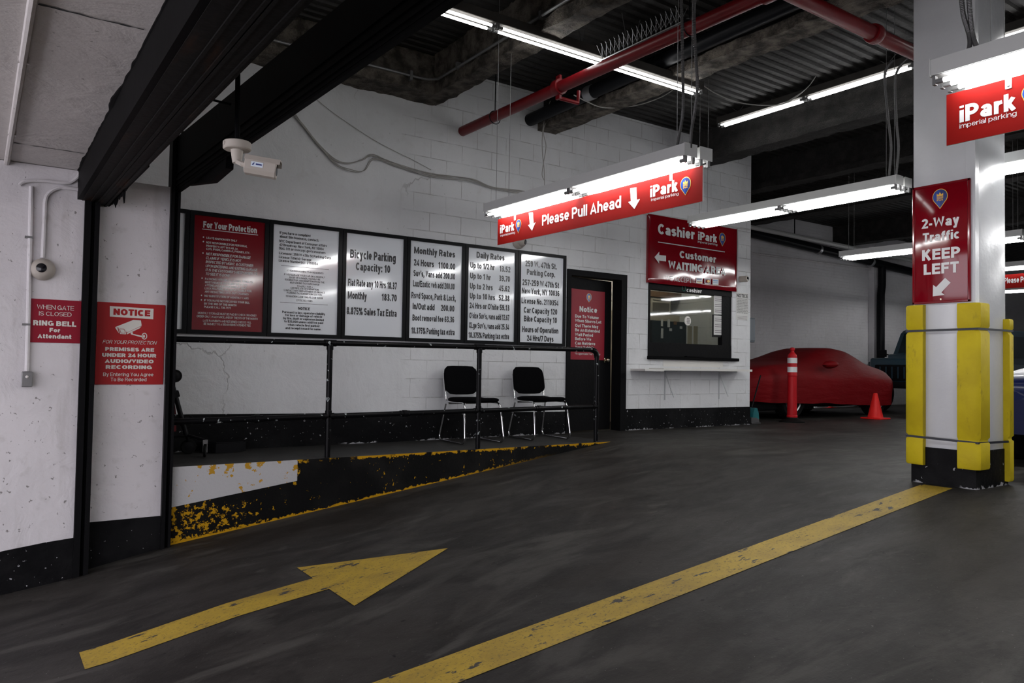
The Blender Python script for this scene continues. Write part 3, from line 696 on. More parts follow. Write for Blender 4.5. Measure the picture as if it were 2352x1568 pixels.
rows = [('LEAVE IGNITION KEY ONLY', 323, 630, 384, 20, 0), ('NOT RESPONSIBLE FOR PERSONAL', 320, 732, 430, 21, 0), ('PROPERTY LEFT IN CAR, i.e.', 320, 640, 464, 20, 0), ("CD'S, IPODS, CAMERAS, PHONES, ETC.", 320, 762, 494, 20, 0),
        ('NOT RESPONSIBLE FOR DAMAGE', 318, 762, 547, 27, .2), ('CLAIMS IF VEHICLE IS NOT', 315, 668, 587, 27, .2), ('INSPECTED BY MGMT. & CUSTOMER', 315, 790, 626, 27, .2), ('UPON ENTERING AND EXITING GARAGE', 313, 830, 667, 27, .2), ("IT IS THE CUSTOMER'S RESPONSIBILITY", 313, 832, 707, 27, .2), ('TO SEE IT IS DONE', 312, 555, 747, 27, .2),
        ('PATRONS WITH SELF-LOCKING VEHICLES', 308, 785, 794, 21, 0), ('MUST REMOVE KEYS, GIVE KEYS TO', 308, 725, 827, 21, 0), ('ATTENDANT & INFORM THEM OF SELF', 308, 720, 858, 21, 0), ('LOCK FEATURE. NOT RESPONSIBLE FOR', 305, 775, 889, 21, 0), ('ANY RESULTING LOCK-OUT CHARGES', 305, 745, 921, 21, 0),
        ('NO SUBSTITUTION OF MONTHLY CARS', 303, 745, 964, 21, 0), ('IF YOU HAVE NOT RECEIVED YOUR BILL', 300, 755, 1008, 21, 0), ('BY THE 3RD OF THE MONTH', 300, 623, 1042, 21, 0), ('PLEASE CALL 736-7171', 300, 566, 1074, 21, 0)]
for s, a, b, y, c, sh in rows: f.text(mb, s, a, y, b, c, .17, sh)
for s, a, b, y in (('MONTHLY STORAGE MUST BE PAID BY CHECK OR MONEY', 237, 825, 1135), ('ORDER ONLY, IN ADVANCE, AND BY THE 5TH OF THE MONTH', 225, 835, 1168), ('LATE PAYMENTS AND RETURNED CHECKS WILL', 288, 772, 1212), ('BE SUBJECT TO A $50.00 REINSTATEMENT FEE', 295, 765, 1244)): f.text(mb, s, a, y, b, 22, .13)
for u, v in ((293, 367), (292, 412), (288, 527), (279, 778), (273, 950), (272, 995)):
    f.shape(mb, [(u+7*math.cos(k*math.pi/5), v+7.5*math.sin(k*math.pi/5)) for k in range(10)])
obj('lettering', mb, M['white_ink'], t, 0)
t = board(2, M['board_white'], 'white framed sign of small print about complaints, right of the red rules sign')
mb = MB()
for s, a, b, y, c, th in (('If you have a complaint', 1055, 1365, 333, 26, .2), ('about this business, contact:', 1055, 1447, 371, 26, .2), ('NYC Department of Consumer Affairs', 1052, 1528, 417, 26, .2), ('42 Broadway  New York, NY 10004', 1052, 1497, 454, 26, .2), ('DIAL 311 or www.nyc.gov/consumers', 1049, 1515, 490, 26, .2),
        ('Licensee: 259 W 47th St Parking Corp', 1048, 1570, 538, 26, .2), ('License Title(s): Garage', 1047, 1373, 577, 26, .2), ('License Number(s):  2110354', 1046, 1438, 612, 26, .2),
        ('ATTENTION MANHATTAN RESIDENTS', 1125, 1493, 708, 18, .15), ('IF YOU GARAGE YOUR CAR ON A MONTHLY', 1100, 1511, 747, 18, .15), ('BASIS OR LONGER, YOU MAY BE', 1152, 1462, 778, 18, .15), ('ELIGIBLE FOR AN EXEMPTION FROM THE', 1107, 1503, 800, 18, .15), ('8% PARKING TAX SURCHARGE', 1157, 1454, 830, 18, .15), ('TO APPLY FOR A', 1228, 1386, 866, 18, .15), ('CERTIFICATE OF EXEMPTION', 1164, 1446, 884, 18, .15), ('CONTACT: NYC DEPARTMENT OF FINANCE', 1095, 1508, 905, 18, .15), ('PARKING TAX EXEMPTION SECTION', 1128, 1478, 932, 18, .15), ('59 MAIDEN LANE 19th FLOOR 10038', 1117, 1487, 965, 18, .15), ('(212) 232-1585', 1221, 1383, 1007, 18, .15),
        ('NOTICE', 1240, 1358, 1093, 27, .23), ('Pursuant to law, operators liability', 1080, 1510, 1126, 23, .2), ('for loss or damage of vehicle', 1112, 1480, 1157, 23, .2), ('by fire, theft or explosion limited', 1092, 1497, 1188, 23, .2), ('to $25,000 unless addl fee paid', 1101, 1490, 1220, 23, .2), ('when vehicle first parked', 1136, 1452, 1254, 23, .2), ('and receipt issued for same.', 1113, 1472, 1286, 23, .2)): f.text(mb, s, a, y, b, c, th)
f.line(mb, 1068, 650, 1548, 690, .0035); f.line(mb, 1058, 1018, 1537, 1050, .0035)
obj('lettering', mb, M['black_ink'], t, 0)
def ink(i, label, rows, crop):
    t = board(i, M['board_white'], label); f = frb(crop); mb = MB()
    for s, a, b, y, c in rows: f.text(mb, s, a, y, b, c, .22)
    obj('lettering', mb, M['black_ink'], t, 0)
ink(3, 'white framed sign of bicycle parking prices, third complete sign from the left', [('Bicycle Parking', 804, 909, 592, 20), ('Capacity: 10', 817, 896, 620, 18), ('Flat Rate any 10 Hrs 18.37', 799, 911, 656, 16.5), ('Monthly', 798.5, 842, 685.5, 17), ('183.70', 876, 911, 690, 16), ('8.875% Sales Tax Extra', 796, 911, 721.5, 17)], full)
ink(4, 'white framed sign headed with monthly prices, in the middle of the row', [('Monthly Rates', 250, 712, 400, 76), ('24 Hours', 245, 473, 537, 75), ('1100.00', 520, 712, 568, 72), ("Suv's, Vans add 200.00", 242, 710, 655, 70), ('Lux/Exotic veh add 200.00', 238, 706, 772, 72), ('Rsvd Space, Park & Lock,', 219, 720, 905, 72), ('In/Out add', 233, 480, 1028, 72), ('200.00', 550, 702, 1048, 70), ('Boot removal fee 63.36', 230, 700, 1156, 70), ('18.375% Parking tax extra', 217, 706, 1302, 72)], c4)
ink(5, 'white framed sign of hourly prices beneath the hanging red sign', [('Daily Rates', 952, 1268, 450, 70), ('Up to 1/2 hr', 882, 1155, 563, 66), ('13.52', 1210, 1332, 604, 66), ('Up to 1 hr', 880, 1112, 682, 66), ('39.70', 1205, 1328, 712, 66), ('Up to 2 hrs', 877, 1135, 797, 66), ('45.62', 1202, 1325, 824, 66), ('Up to 10 hrs', 876, 1160, 908, 66), ('52.38', 1202, 1323, 932, 66), ("24 Hrs or O'nite 59.13", 872, 1322, 1017, 66), ("O'size Suv's, vans add 12.67", 870, 1320, 1130, 66), ("XLge Suv's, vans add 25.34", 867, 1318, 1240, 66), ('18.375% Parking tax extra', 860, 1318, 1350, 66)], c4)
ink(6, 'white framed sign with an address and opening hours, next to the black door', [('259 W. 47th St.', 1500, 1857, 545, 68), ('Parking Corp.', 1518, 1838, 640, 66), ('257-259 W 47th St', 1467, 1880, 757, 68), ('New York, NY 10036', 1462, 1885, 850, 66), ('License No. 2110354', 1458, 1873, 962, 66), ('Car Capacity 120', 1483, 1860, 1068, 66), ('Bike Capacity 10', 1485, 1857, 1165, 66), ('Hours of Operation', 1465, 1872, 1285, 66), ('24 Hrs/7 Days', 1518, 1818, 1385, 66)], c4)

# ---- signs at the entrance
cl = (0, 660, .17857)
t = thing('bell_sign', (.44, LW, .95), 'small crimson sign asking to ring a bell, on the left wall', 'sign')
a, b = AY(69, 685, LW), AY(184, 790, LW)
mb = MB(); mb.bbox(a.x, b.x, LW-.007, LW-.001, b.z+.004, a.z, .002, 1); obj('panel', mb, M['red_dark'], t)
f = Fr((0, LW-.007, 0), (1, 0, 0), (0, 0, 1), cl); mb = MB()
f.text(mb, 'WHEN GATE', 475, 275, 952, 58, .11); f.text(mb, 'IS CLOSED', 500, 358, 920, 52, .11); f.text(mb, 'RING BELL', 425, 485, 980, 66, .24); f.text(mb, 'For', 635, 573, 772, 54, .24); f.text(mb, 'Attendant', 482, 650, 917, 56, .22)
obj('lettering', mb, M['cream_ink'], t, 0)
t = thing('notice_sign', (.94, C, .65), 'tall red video recording notice with a white camera picture, between the gate posts', 'sign')
a, b = AY(224.5, 692, C), AY(373, 884, C)
mb = MB(); mb.bbox(a.x-.004, b.x+.004, C-.007, C-.001, .648, 1.268, .002, 1); obj('panel', mb, M['red_matte'], t)
f = Fr((0, C-.007, 0), (1, 0, 0), (0, 0, 1), cl)
mb = MB(); mb.k = 0; f.shape(mb, [(1412, 238), (1975, 275), (1970, 408), (1412, 374)])
mb.k = 1; f.text(mb, 'NOTICE', 1457, 352, 1932, 82, .26, off=.003); mb.k = 0
f.text(mb, 'FOR YOUR PROTECTION', 1318, 718, 2005, 46, .11, .25)
for s, a, b, y, c in (('PREMISES ARE', 1352, 1982, 813, 48), ('UNDER 24 HOUR', 1312, 2010, 889, 48), ('AUDIO/VIDEO', 1347, 1975, 967, 48), ('RECORDING', 1358, 1952, 1045, 48)): f.text(mb, s, a, y, b, c, .25)
f.text(mb, 'By Entering You Agree', 1325, 1138, 1972, 46, .13); f.text(mb, 'To Be Recorded', 1422, 1205, 1883, 46, .13)
obj('lettering', mb, [M['cream_ink'], M['red_matte']], t, 0)
mb = MB(); mb.k = 0
f.shape(mb, [(1478, 510), (1715, 417), (1812, 424), (1822, 490), (1640, 575), (1512, 512)])
f.shape(mb, [(1530, 590), (1480, 515), (1508, 513)]); f.shape(mb, [(1522, 520), (1600, 522), (1625, 565), (1620, 602), (1545, 598)]); f.shape(mb, [(1632, 582), (1820, 497), (1795, 525), (1635, 602)])
f.shape(mb, [(1690, 575), (1712, 578), (1706, 596), (1840, 625), (1838, 645), (1690, 605), (1678, 595)])
f.shape(mb, [(1857+36*math.cos(k*math.pi/8), 626+44*math.sin(k*math.pi/8)) for k in range(16)])
mb.k = 1
f.shape(mb, [(1857+24*math.cos(k*math.pi/8), 626+32*math.sin(k*math.pi/8)) for k in range(16)], .003); f.shape(mb, [(1534, 530), (1594, 531), (1614, 566), (1610, 592), (1552, 588)], .003)
mb.k = 0; f.shape(mb, [(1850+14*math.cos(k*math.pi/6), 628+20*math.sin(k*math.pi/6)) for k in range(12)], .004); f.shape(mb, [(1542, 536), (1590, 537), (1607, 567), (1603, 586), (1556, 582)], .004)
obj('camera_picture', mb, [M['cream_ink'], M['red_matte']], t, 0)

# ================================================================== DOOR AND CASHIER WINDOW
t = thing('door_1', (6.55, D, 0), 'black steel door standing slightly ajar in a black frame', 'door'); t['kind'] = 'structure'
mb = MB(); yo = D-.02
for x0, x1, z0, z1 in ((DX0, DX0+.06, 0, DZ), (DX1-.10, DX1, 0, DZ), (DX0+.06, DX1-.10, DZ-.075, DZ)): mb.box(x0, x1, yo, D+.16, z0, z1)
obj('door_frame', mb, M['black'], t)
HX, HY, TH = 6.105, D+.05, math.radians(7); dd = Vector((math.cos(TH), math.sin(TH), 0)); dn = Vector((math.sin(TH), -math.cos(TH), 0)); DW = .835
mb = MB(); c0 = Vector((HX, HY, 1.0))+dd*DW/2-dn*.022; mb.obox(c0, dd*DW/2, dn*.022, Vector((0, 0, .985))); leaf = obj('door_leaf', mb, M['black'], t)
kn = Vector((HX, HY, .93))+dd*(DW-.11)
mb = MB(); mb.lathe(kn, dn, [(0, .035), (.006, .035), (.010, .014), (.03, .013), (.036, .022), (.05, .031), (.064, .029), (.072, .016), (.074, 0)], 20); obj('door_knob', mb, M['brass'], t)
df = Fr(Vector((HX, HY, 0))+dn*.004, dd, (0, 0, 1), (1280, 480, .33799))
t = thing('door_notice', Vector((HX, HY, .93))+dd*.3, 'red notice about waiting times fixed to the black door', 'sign')
a, b, c_, d_ = [df.at(*q) for q in ((98, 537), (326, 566), (313, 1030), (87, 1018))]
cen = (a+b+c_+d_)/4; hw = ((b-a).dot(dd)+(c_-d_).dot(dd))/4; hh = (a.z+b.z-c_.z-d_.z)/4
mb = MB(); mb.obox(cen, dd*hw, dn*.003, Vector((0, 0, hh))); obj('panel', mb, M['red_dark'], t)
df.p = df.p+dn*.004; mb = MB()
df.text(mb, 'Notice', 150, 696, 270, 38, .22)
for s, x, y in (('Due To Volume', 281, 736), ('When Shows Let', 298, 766), ('Out There May', 278, 800), ('Be An Extended', 288, 830), ('Wait Period', 242, 861), ('Before We', 229, 890), ('Can Retrieve', 257, 920), ('Your Vehicle', 250, 948)): df.text(mb, s, 120, y, x, 21, .2)
df.text(mb, 'We Appreciate Your Patience', 118, 988, 291, 15, .12)
obj('lettering', mb, M['grey_ink'], t, 0); df.pin(215, 603, 36, 64, t)

# window: black frame, lower panel, glass
t = thing('window_1', ((WX0+WX1)/2, D, WZ0), 'black framed cashier window with a glass pane and pass-through', 'window'); t['kind'] = 'structure'
mb = MB(); yi = D+.05
mb.box(WX0, WX0+.035, D-.01, yi+.05, WZ0, WZ1); mb.box(9.03, WX1, D+.02, yi+.05, 1.19, 1.92); mb.box(WX0+.035, WX1, D+.01, yi+.05, 1.92, WZ1); mb.box(WX0+.035, WX1, D+.015, yi+.05, WZ0, 1.19)
obj('window_frame', mb, M['black'], t)
mb = MB(); mb.box(WX0+.03, 9.04, yi+.01, yi+.018, 1.18, 1.93); obj('glass_pane', mb, M['glass'], t)
mb = MB(); a = AY(1421+695*.2296, 640+421*.2296, yi); mb.lathe((a.x, yi+.012, a.z), (0, -1, 0), [(0, .067), (.008, .065), (.014, .05), (.016, 0)], 24)
sp = obj('speaker_disc', mb, M['white_plastic'], t)
mb = MB()
for k in (-1.5, -.5, .5, 1.5): mb.box(a.x-.035+abs(k)*.006, a.x+.035-abs(k)*.006, yi-.0055, yi-.0025, a.z+k*.02-.004, a.z+k*.02+.004)
obj('speaker_slots', mb, M['black_ink'], sp)
f = Fr((0, D+.01, 0), (1, 0, 0), (0, 0, 1), (1420, 640, .22956)); mb = MB(); f.text(mb, 'cashier', 683, 130, 835, 40, .19); obj('lettering', mb, M['white_ink'], t, 0)
mb = MB(); q = f.at(656, 98)
mb.tube([q+Vector((.035*math.cos(k*math.pi/12), -.002, .035*math.sin(k*math.pi/12))) for k in range(24)], .004, 5, True); obj('green_ring', mb, pm('green_ring_ink', (.02, .16, .12), .4), t)
mb = MB(); mb.bbox(WX0-.01, 9.33, D-.06, D+.03, 1.0-.045, 1.0, .006, 1); mb.box(WX0+.75, WX0+1.1, D-.03, D+.02, 1.0, 1.012)
o = obj('window_sill', mb, M['steel_black'], t)
mb = MB(); mb.box(WX0+.3, WX0+1.55, D-.004, D-.001, .86, .945)
for k in range(56): mb.box(WX0+.36+k*.02, WX0+.365+k*.02, D-.0045, D-.0035, .90, .915)
obj('label_strip', mb, M['shelf'], t)
# booth contents seen through the glass
t = thing('air_conditioner', (7.7, 8.7, 1.62), 'beige window air conditioner inside the cashier booth', 'air conditioner')
Y = 8.75; a, b = AY(1496, 682, Y), AY(1541, 721, Y)
mb = MB(); mb.bbox(a.x, b.x, Y, Y+.45, b.z, a.z, .015); obj('casing', mb, M['ac'], t)
mb = MB()
for k in range(7): zz = lerp(a.z-.17*(a.z-b.z), a.z-.05, k/9); mb.box(a.x+.04, b.x-.05, Y-.006, Y+.002, zz, zz+.006)
for k in range(16): zz = lerp(b.z+.02, a.z-.35*(a.z-b.z), k/15); mb.box(a.x+.03, b.x-.05, Y-.006, Y+.002, zz, zz+.008)
obj('grille', mb, pm('shaded_grille_plastic', (.16, .15, .13), .6), t)
q = AY(1493, 684, Y); mb = MB(); mb.box(q.x-.1, q.x+1.0, Y-.02, Y+.3, a.z+.01, a.z+.10); tag(obj('wood_plank', mb, M['wood']), 'rough wooden plank above the air conditioner in the booth', 'plank')
mb = MB(); mb.box(7.0, b.x+.1, Y+.5, Y+.56, 0, 2.75); mb.box(5.9, b.x+.3, Y+.02, Y+.5, 0, b.z-.01); struct('wall_booth_inner', mb, M['cream'])
a, b = AY(1500, 735, 8.6), AY(1582, 790, 8.6)
mb = MB(); mb.box(a.x, b.x+.25, 8.62, 8.7, .0, a.z); t = thing('booth_partition', (a.x+.5, 8.62, 0), 'dark partition with pinned papers inside the cashier booth', 'partition'); obj('panel', mb, M['navy_panel'], t)
for k, (u, v, w, h_) in enumerate(((431, 405, 18, 70), (431, 495, 20, 100), (497, 405, 22, 80), (558, 425, 30, 35), (620, 475, 22, 26), (515, 495, 24, 28))):
    p, q = AY(1420+u*.22956, 640+v*.22956, 8.61), AY(1420+(u+w)*.22956, 640+(v+h_)*.22956, 8.61); mb = MB(); mb.box(p.x, q.x, 8.612, 8.62, q.z, p.z); obj('pinned_paper', mb, M['paper'] if k != 3 else M['wood'], t)
mb = MB(); mb.box(8.05, 9.45, 9.2, 9.28, 0, 2.7); struct('wall_booth_block', mb, M['wall'])
for k, (u, v, w, h_) in enumerate(((697, 473, 40, 130), (757, 473, 38, 125))):
    p, q = AY(1420+u*.22956, 640+v*.22956, 7.9), AY(1420+(u+w)*.22956, 640+(v+h_)*.22956, 7.9); mb = MB(); mb.box(p.x, q.x, 7.9, 7.908, 1.021, p.z)
    tag(obj('paper_slip', mb, pm('tan_paper', (.42, .36, .25), .7)), ('left tan paper slip' if k == 0 else 'right tan paper slip')+' taped inside the cashier window', 'paper')
mb = MB(); mb.box(7.62, 9.3, 7.66, 8.05, .98, 1.02); tag(obj('counter', mb, M['shelf']), 'pale counter top inside the cashier booth', 'counter')
t = thing('ceiling_lamp', (8.3, 8.3, 2.70), 'warm lamp strip under the booth ceiling', 'lamp')
mb = MB(); mb.box(7.9, 8.9, 8.25, 8.37, 2.70, 2.75); obj('housing', mb, M['white_metal'], t)
mb = MB(); mb.tube([(7.95, 8.31, 2.68), (8.85, 8.31, 2.68)], .016); obj('tube', mb, M['tube_in'], t)
for nm, y0_, y1_, lab in (('paper_sheet', 165, 362, 'upper printed sheet taped to the right edge of the cashier window'), ('clipboard', 365, 565, 'printed sheet on a black clipboard at the right edge of the cashier window')):
    p, q = AY(1420+958*.22956, 640+y0_*.22956, D+.035), AY(1420+1060*.22956, 640+y1_*.22956, D+.035)
    t = thing(nm, ((p.x+q.x)/2, D+.035, q.z), lab, 'paper'); mb = MB(); mb.box(p.x, q.x, D+.033, D+.036, q.z, p.z); obj('sheet', mb, M['paper'], t)
    mb = MB()
    for k in range(9):
        zz = lerp(p.z-.03, q.z+.03, k/8); mb.box(p.x+.02, q.x-.02-(k % 3)*.02, D+.0315, D+.0325, zz, zz+(.012 if k % 3 else .004))
    obj('print', mb, pm('grey_print', (.22, .20, .21), .6), t)
    if nm == 'clipboard': mb = MB(); mb.box(p.x-.03, q.x+.01, D+.037, D+.043, q.z-.035, p.z+.01); obj('backing', mb, M['plastic_black'], t)

# cashier sign, warped acrylic
cC = (1300, 300, .22965)
x0, x1, z0, z1 = 7.425, 9.275, 2.0, 2.94
t = thing('cashier_sign', (8.35, D, z0), 'large glossy crimson sign above the cashier window with a white left arrow', 'sign')
mb = MB(); n1_, n2_ = 48, 28; yb = D-.055
vs = []
for i in range(n1_+1):
    for j in range(n2_+1):
        u, v = i/n1_, j/n2_; e = min(u*n1_, (1-u)*n1_, v*n2_, (1-v)*n2_)
        w = .006*math.sin(u*9+1+2*v)*math.sin(v*5+.6)+.0035*math.sin(u*23+v*4)
        vs.append((lerp(x0, x1, u), yb+(w if e >= 1 else .014 if e < .5 else w), lerp(z0, z1, v)))
mb.add(vs, [(i*(n2_+1)+j, (i+1)*(n2_+1)+j, (i+1)*(n2_+1)+j+1, i*(n2_+1)+j+1) for i in range(n1_) for j in range(n2_)])
mb.box(x0, x1, yb+.018, D-.001, z0, z1)
obj('panel', mb, M['red'], t, 50)
f = Fr((0, yb-.010, 0), (1, 0, 0), (0, 0, 1), cC); mb = MB()
f.text(mb, 'Cashier', 918, 1031, 1285, 104, .22); f.text(mb, 'iPark', 1320, 1090, 1510, 82, .215); f.text(mb, 'imperial parking', 1317, 1120, 1512, 22, .10)
f.line(mb, 920, 1113, 1588, 1200, .012); f.text(mb, 'Customer', 1135, 1272, 1500, 74, .22); f.text(mb, 'WAITING AREA', 1022, 1377, 1597, 80, .25); f.text(mb, 'WE ACCEPT', 1003, 1497, 1257, 48, .11)
f.shape(mb, [(884, 1264), (932, 1210), (931, 1243), (1000, 1250), (999, 1307), (931, 1298), (931, 1330)])
obj('lettering', mb, M['grey_ink'], t, 0); f.pin(1563, 1089, 66, 136, t)
for u, v, m_ in ((1332, 1497, 0), (1415, 1503, 1), (1495, 1511, 2)):
    mb = MB(); mb.k = 0; f.shape(mb, [(u-30, v-29), (u+30, v-25), (u+30, v+31), (u-30, v+27)])
    mb.k = 1; f.shape(mb, [(u-24, v-20), (u+24, v-17), (u+24, v+24), (u-24, v+21)], .003)
    mb.k = 2; f.shape(mb, [(u-24, v-6), (u+24, v-3), (u+24, v+9), (u-24, v+6)] if m_ != 1 else [(u-6+14*math.cos(k*math.pi/6), v+2+14*math.sin(k*math.pi/6)) for k in range(12)], .004)
    mb.k = 3; f.shape(mb, [(u-24, v+12), (u+24, v+15), (u+24, v+24), (u-24, v+21)] if m_ != 1 else [(u+8+14*math.cos(k*math.pi/6), v+3+14*math.sin(k*math.pi/6)) for k in range(12)], .005)
    obj('card_mark', mb, [M['white_ink'], M['blue_dark'] if m_ == 0 else pm('card_ground', ((.45, .03, .03), (.10, .02, .03), (.03, .18, .40))[m_], .4), M['white_ink'] if m_ != 1 else M['red_hang'], M['gold'] if m_ != 2 else M['white_ink']], t, 0)
# shelf with brackets
t = thing('wall_shelf', (8.3, D, .80), 'long white shelf on two brackets below the cashier window', 'shelf')
mb = MB(); mb.box(7.15, 7.50, 7.19, D-.001, .795, .823); mb.box(7.502, 9.36, 7.2, D-.001, .806, .836); obj('board', mb, M['shelf'], t)
for x in (7.81, 8.94):
    mb = MB(); mb.box(x-.012, x+.012, D-.006, D-.001, .395, .80); mb.box(x-.012, x+.012, 7.25, D-.001, .790, .797); mb.obox((x, 7.385, .61), (.006, 0, 0), (0, .085, .17), (0, .004, -.002)); obj('bracket', mb, pm('grey_bracket_paint', (.36, .37, .38), .45), t)
# small paper notice and its print
t = thing('wall_notice', (9.46, D, 1.57), 'small white printed notice on the wall beside the cashier window', 'paper')
mb = MB(); mb.box(9.315, 9.60, D-.003, D-.0005, 1.585, 1.998); obj('sheet', mb, M['paper'], t)
f = Fr((0, D-.003, 0), (1, 0, 0), (0, 0, 1), (1420, 640, .22956)); mb = MB(); f.text(mb, 'NOTICE', 1184, 183, 1296, 37, .2)
for k, s in enumerate(('These premises are subject', 'to periodic unannounced', 'inspection by agents and', 'employees of the NYS', 'Department of Taxation', 'and Finance to examine', 'evidence of the sales and', 'compensating use taxes', 'imposed by Articles 28', 'and 29 of the Tax Law')): f.text(mb, s, 1186, 201+k*15.6, 1294, 10, .14)
for k in range(4): f.line(mb, 1190, 372+k*12, 1290, 374+k*12, .004)
obj('lettering', mb, pm('faded_print', (.06, .06, .06), .6), t, 0)
# ================================================================== FLUORESCENT LIGHTS
def strip(t, base, ax, L, n2=2, wd=.115, tubes=(-.037, .037), lamp='tube'):
    """open strip light: channel with end plates, lamp holders and two-foot-by-four tubes, hung at base running along ax"""
    base = Vector(base); ax = Vector(ax); sd = Vector((0, 0, 1)).cross(ax); up = Vector((0, 0, 1)); hc = .078
    mb = MB(); mb.obox(base+ax*L/2-up*hc/2, ax*L/2, sd*wd/2, up*hc/2)
    for q in (.0, L): mb.obox(base+ax*q-up*hc/2, ax*.003, sd*(wd/2+.004), up*(hc/2+.004))
    ch = obj('channel', mb, M['white_metal'] if lamp == 'tube' else M['dusty'], t, 0)
    mb = MB(); mb.obox(base+ax*L/2-up*(hc+.001), ax*(L/2-.006), sd*(wd/2-.004), up*.0012); obj('dark_underside', mb, M['dark_underside'] if lamp == 'tube' else M['dusty'], t, 0)  # plate under the channel, darkened so tube gaps look shaded
    seg = L/n2
    for i in range(n2):
        for o in tubes:
            a = base+ax*(i*seg+.055)+sd*o-up*(hc+.030); b = base+ax*((i+1)*seg-.055)+sd*o-up*(hc+.030)
            mt = MB(); mt.tube([a, b], .0113, 10); obj('tube', mt, M[lamp], t, 40)
            for e, d in ((a, -1), (b, 1)):
                ms = MB(); ms.tube([e, e+ax*d*.042], .0122, 10); ms.obox(e+ax*d*.042+up*.014, ax*.007, sd*.012, up*.030)
                obj('lamp_holder', ms, M['socket'], t, 40)
def pairlight(x, y1, L, zt, label, group, wires=True, gap=.151):
    t = thing('hanging_light', (x+.12, y1-L/2, zt-.1), label, 'light', group)
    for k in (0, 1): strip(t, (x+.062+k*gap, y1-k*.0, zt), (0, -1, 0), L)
    for yy in (y1-.25, y1-L+.25) if y1 < 4 else (y1-.12, y1-L+.12):
        for xx in (x+.06, x+.2): mb = MB(); mb.tube([(xx, yy, zt), (xx, yy, DECK)], .0025, 5); obj('hanging_wire', mb, M['galv_dull'], t)
    return t
G1 = 'twin strip lights hanging over the drive'
pairlight(3.755, 5.88, 2.44, 2.326, 'twin tube light above the long hanging sign with two arrows', G1)
pairlight(6.65, 6.03, 2.44, 2.60, 'twin tube light hanging in front of the cashier window, ending at the column', G1)
pairlight(3.755, 1.86, 2.44, 2.366, 'brightest twin tube light in front of the white column at the right edge', G1)
pairlight(10.45, 6.50, 2.43, 2.62, 'twin tube light over the covered red car, partly behind the column', G1)
pairlight(10.45, 4.03, 2.43, 2.62, 'twin tube light seen just right of the column, upper of two there', G1)
pairlight(14.0, 6.4, 2.44, 2.70, 'twin tube light above the far red sign right of the column', G1)
pairlight(6.65, 3.42, 2.44, 2.60, 'twin tube light seen right of the column below the red hanging sign', G1)
pairlight(18.0, 9.2, 2.44, 2.70, 'deepest twin tube light, added mostly out of view behind the white column', G1)  # extra light, added to brighten the far end
for x_, y_, z_ in ((6.65, .8, 2.60), (6.65, -1.8, 2.60), (10.45, 1.4, 2.62), (1.9, .2, 3.9), (14.0, 3.9, 2.66), (17.2, 1.25, 2.62), (17.2, -1.2, 2.62)):  # unseen lights, added for more fill and for window reflections
    pairlight(x_, y_, 2.44, z_, 'unseen twin tube light added over the right-hand lane, beyond the frame edge', G1+', unseen in the right lane')
G2 = 'strip lights fixed under the ceiling'
def ceil(base, ax, L, n2, label, drop):
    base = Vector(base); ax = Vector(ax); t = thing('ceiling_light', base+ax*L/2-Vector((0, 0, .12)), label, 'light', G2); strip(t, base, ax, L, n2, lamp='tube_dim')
    for q in (.3, L-.3):
        p = base+ax*q; mb = MB(); mb.tube([p+ax*.12+Vector((0, 0, drop)), p, p-ax*.12+Vector((0, 0, drop))], .004, 4); obj('chain', mb, M['galv_dull'], t)
ceil((2.21, 5.29, 3.775), (1, 0, 0), 2.50, 2, 'ceiling strip light nearest the entrance, left of the red pipe', .43)
ceil((4.72, 5.29, 3.775), (1, 0, 0), 1.27, 1, 'short ceiling strip light to the right of the red pipe crossing', .43)
ceil((7.9, 6.62, 4.14), (0, -1, 0), 2.56, 2, 'ceiling strip light running toward the column from the cashier wall', .1)
ceil((7.9, 3.95, 4.14), (0, -1, 0), 2.44, 2, 'ceiling strip light seen right of the column at the top edge', .1)

# ================================================================== HANGING SIGNS
def hsign(X, y1, y0, z0, z1, label):
    t = thing('hanging_sign', (X, (y0+y1)/2, z0), label, 'sign', 'red signs hanging from the lights')
    mb = MB(); mb.box(X+.0015, X+.008, y0, y1, z0, z1); obj('board', mb, M['white_plastic'], t, 0)
    mb = MB(); mb.box(X, X+.0015, y0+.001, y1, z0, z1); obj('face', mb, M['red_hang'], t, 0)
    for yy in (y1-.28, y0+.28):
        mb = MB(); mb.box(X-.004, X, yy-.014, yy+.014, z1-.05, z1+.06); mb.lathe((X-.004, yy, z1-.035), (-1, 0, 0), [(0, .007), (.004, .006), (.005, 0)], 10)
        obj('hanger', mb, M['galv'], t)
    return t
XS = 3.90; cA = (1120, 380, .2211)
t = hsign(XS, 5.852, 3.408, 1.952, 2.192, 'long red hanging sign with two white down arrows')
f = Fr((XS, 0, 0), (0, -1, 0), (0, 0, 1), cA); mb = MB()
f.text(mb, 'iPark', 130, 708, 278, 86, .215); f.text(mb, 'imperial parking', 135, 740, 285, 22, .10)
f.text(mb, 'Please Pull Ahead', 567, 626, 1386, 108, .17); f.text(mb, 'iPark', 1690, 332, 1978, 118, .215); f.text(mb, 'imperial parking', 1700, 372, 1985, 30, .10)
f.shape(mb, [(430, 490), (472, 487), (480, 602), (500, 590), (463, 678), (420, 618), (440, 612)])
f.shape(mb, [(1482, 238), (1548, 226), (1552, 356), (1585, 348), (1527, 453), (1462, 380), (1490, 370)])
obj('lettering', mb, M['white_ink'], t, 0); f.pin(322, 632, 58, 146, t); f.pin(2058, 214, 112, 192, t)
cc = (2040, 0, .4464)
t = hsign(XS, 1.85, -.59, 1.968, 2.222, 'red hanging sign cut by the right edge of the photo in front of the column')
f = Fr((XS, 0, 0), (0, -1, 0), (0, 0, 1), cc); mb = MB()
f.text(mb, 'iPark', 368, 632, 660, 85, .215); f.text(mb, 'imperial parking', 368, 662, 662, 24, .10)
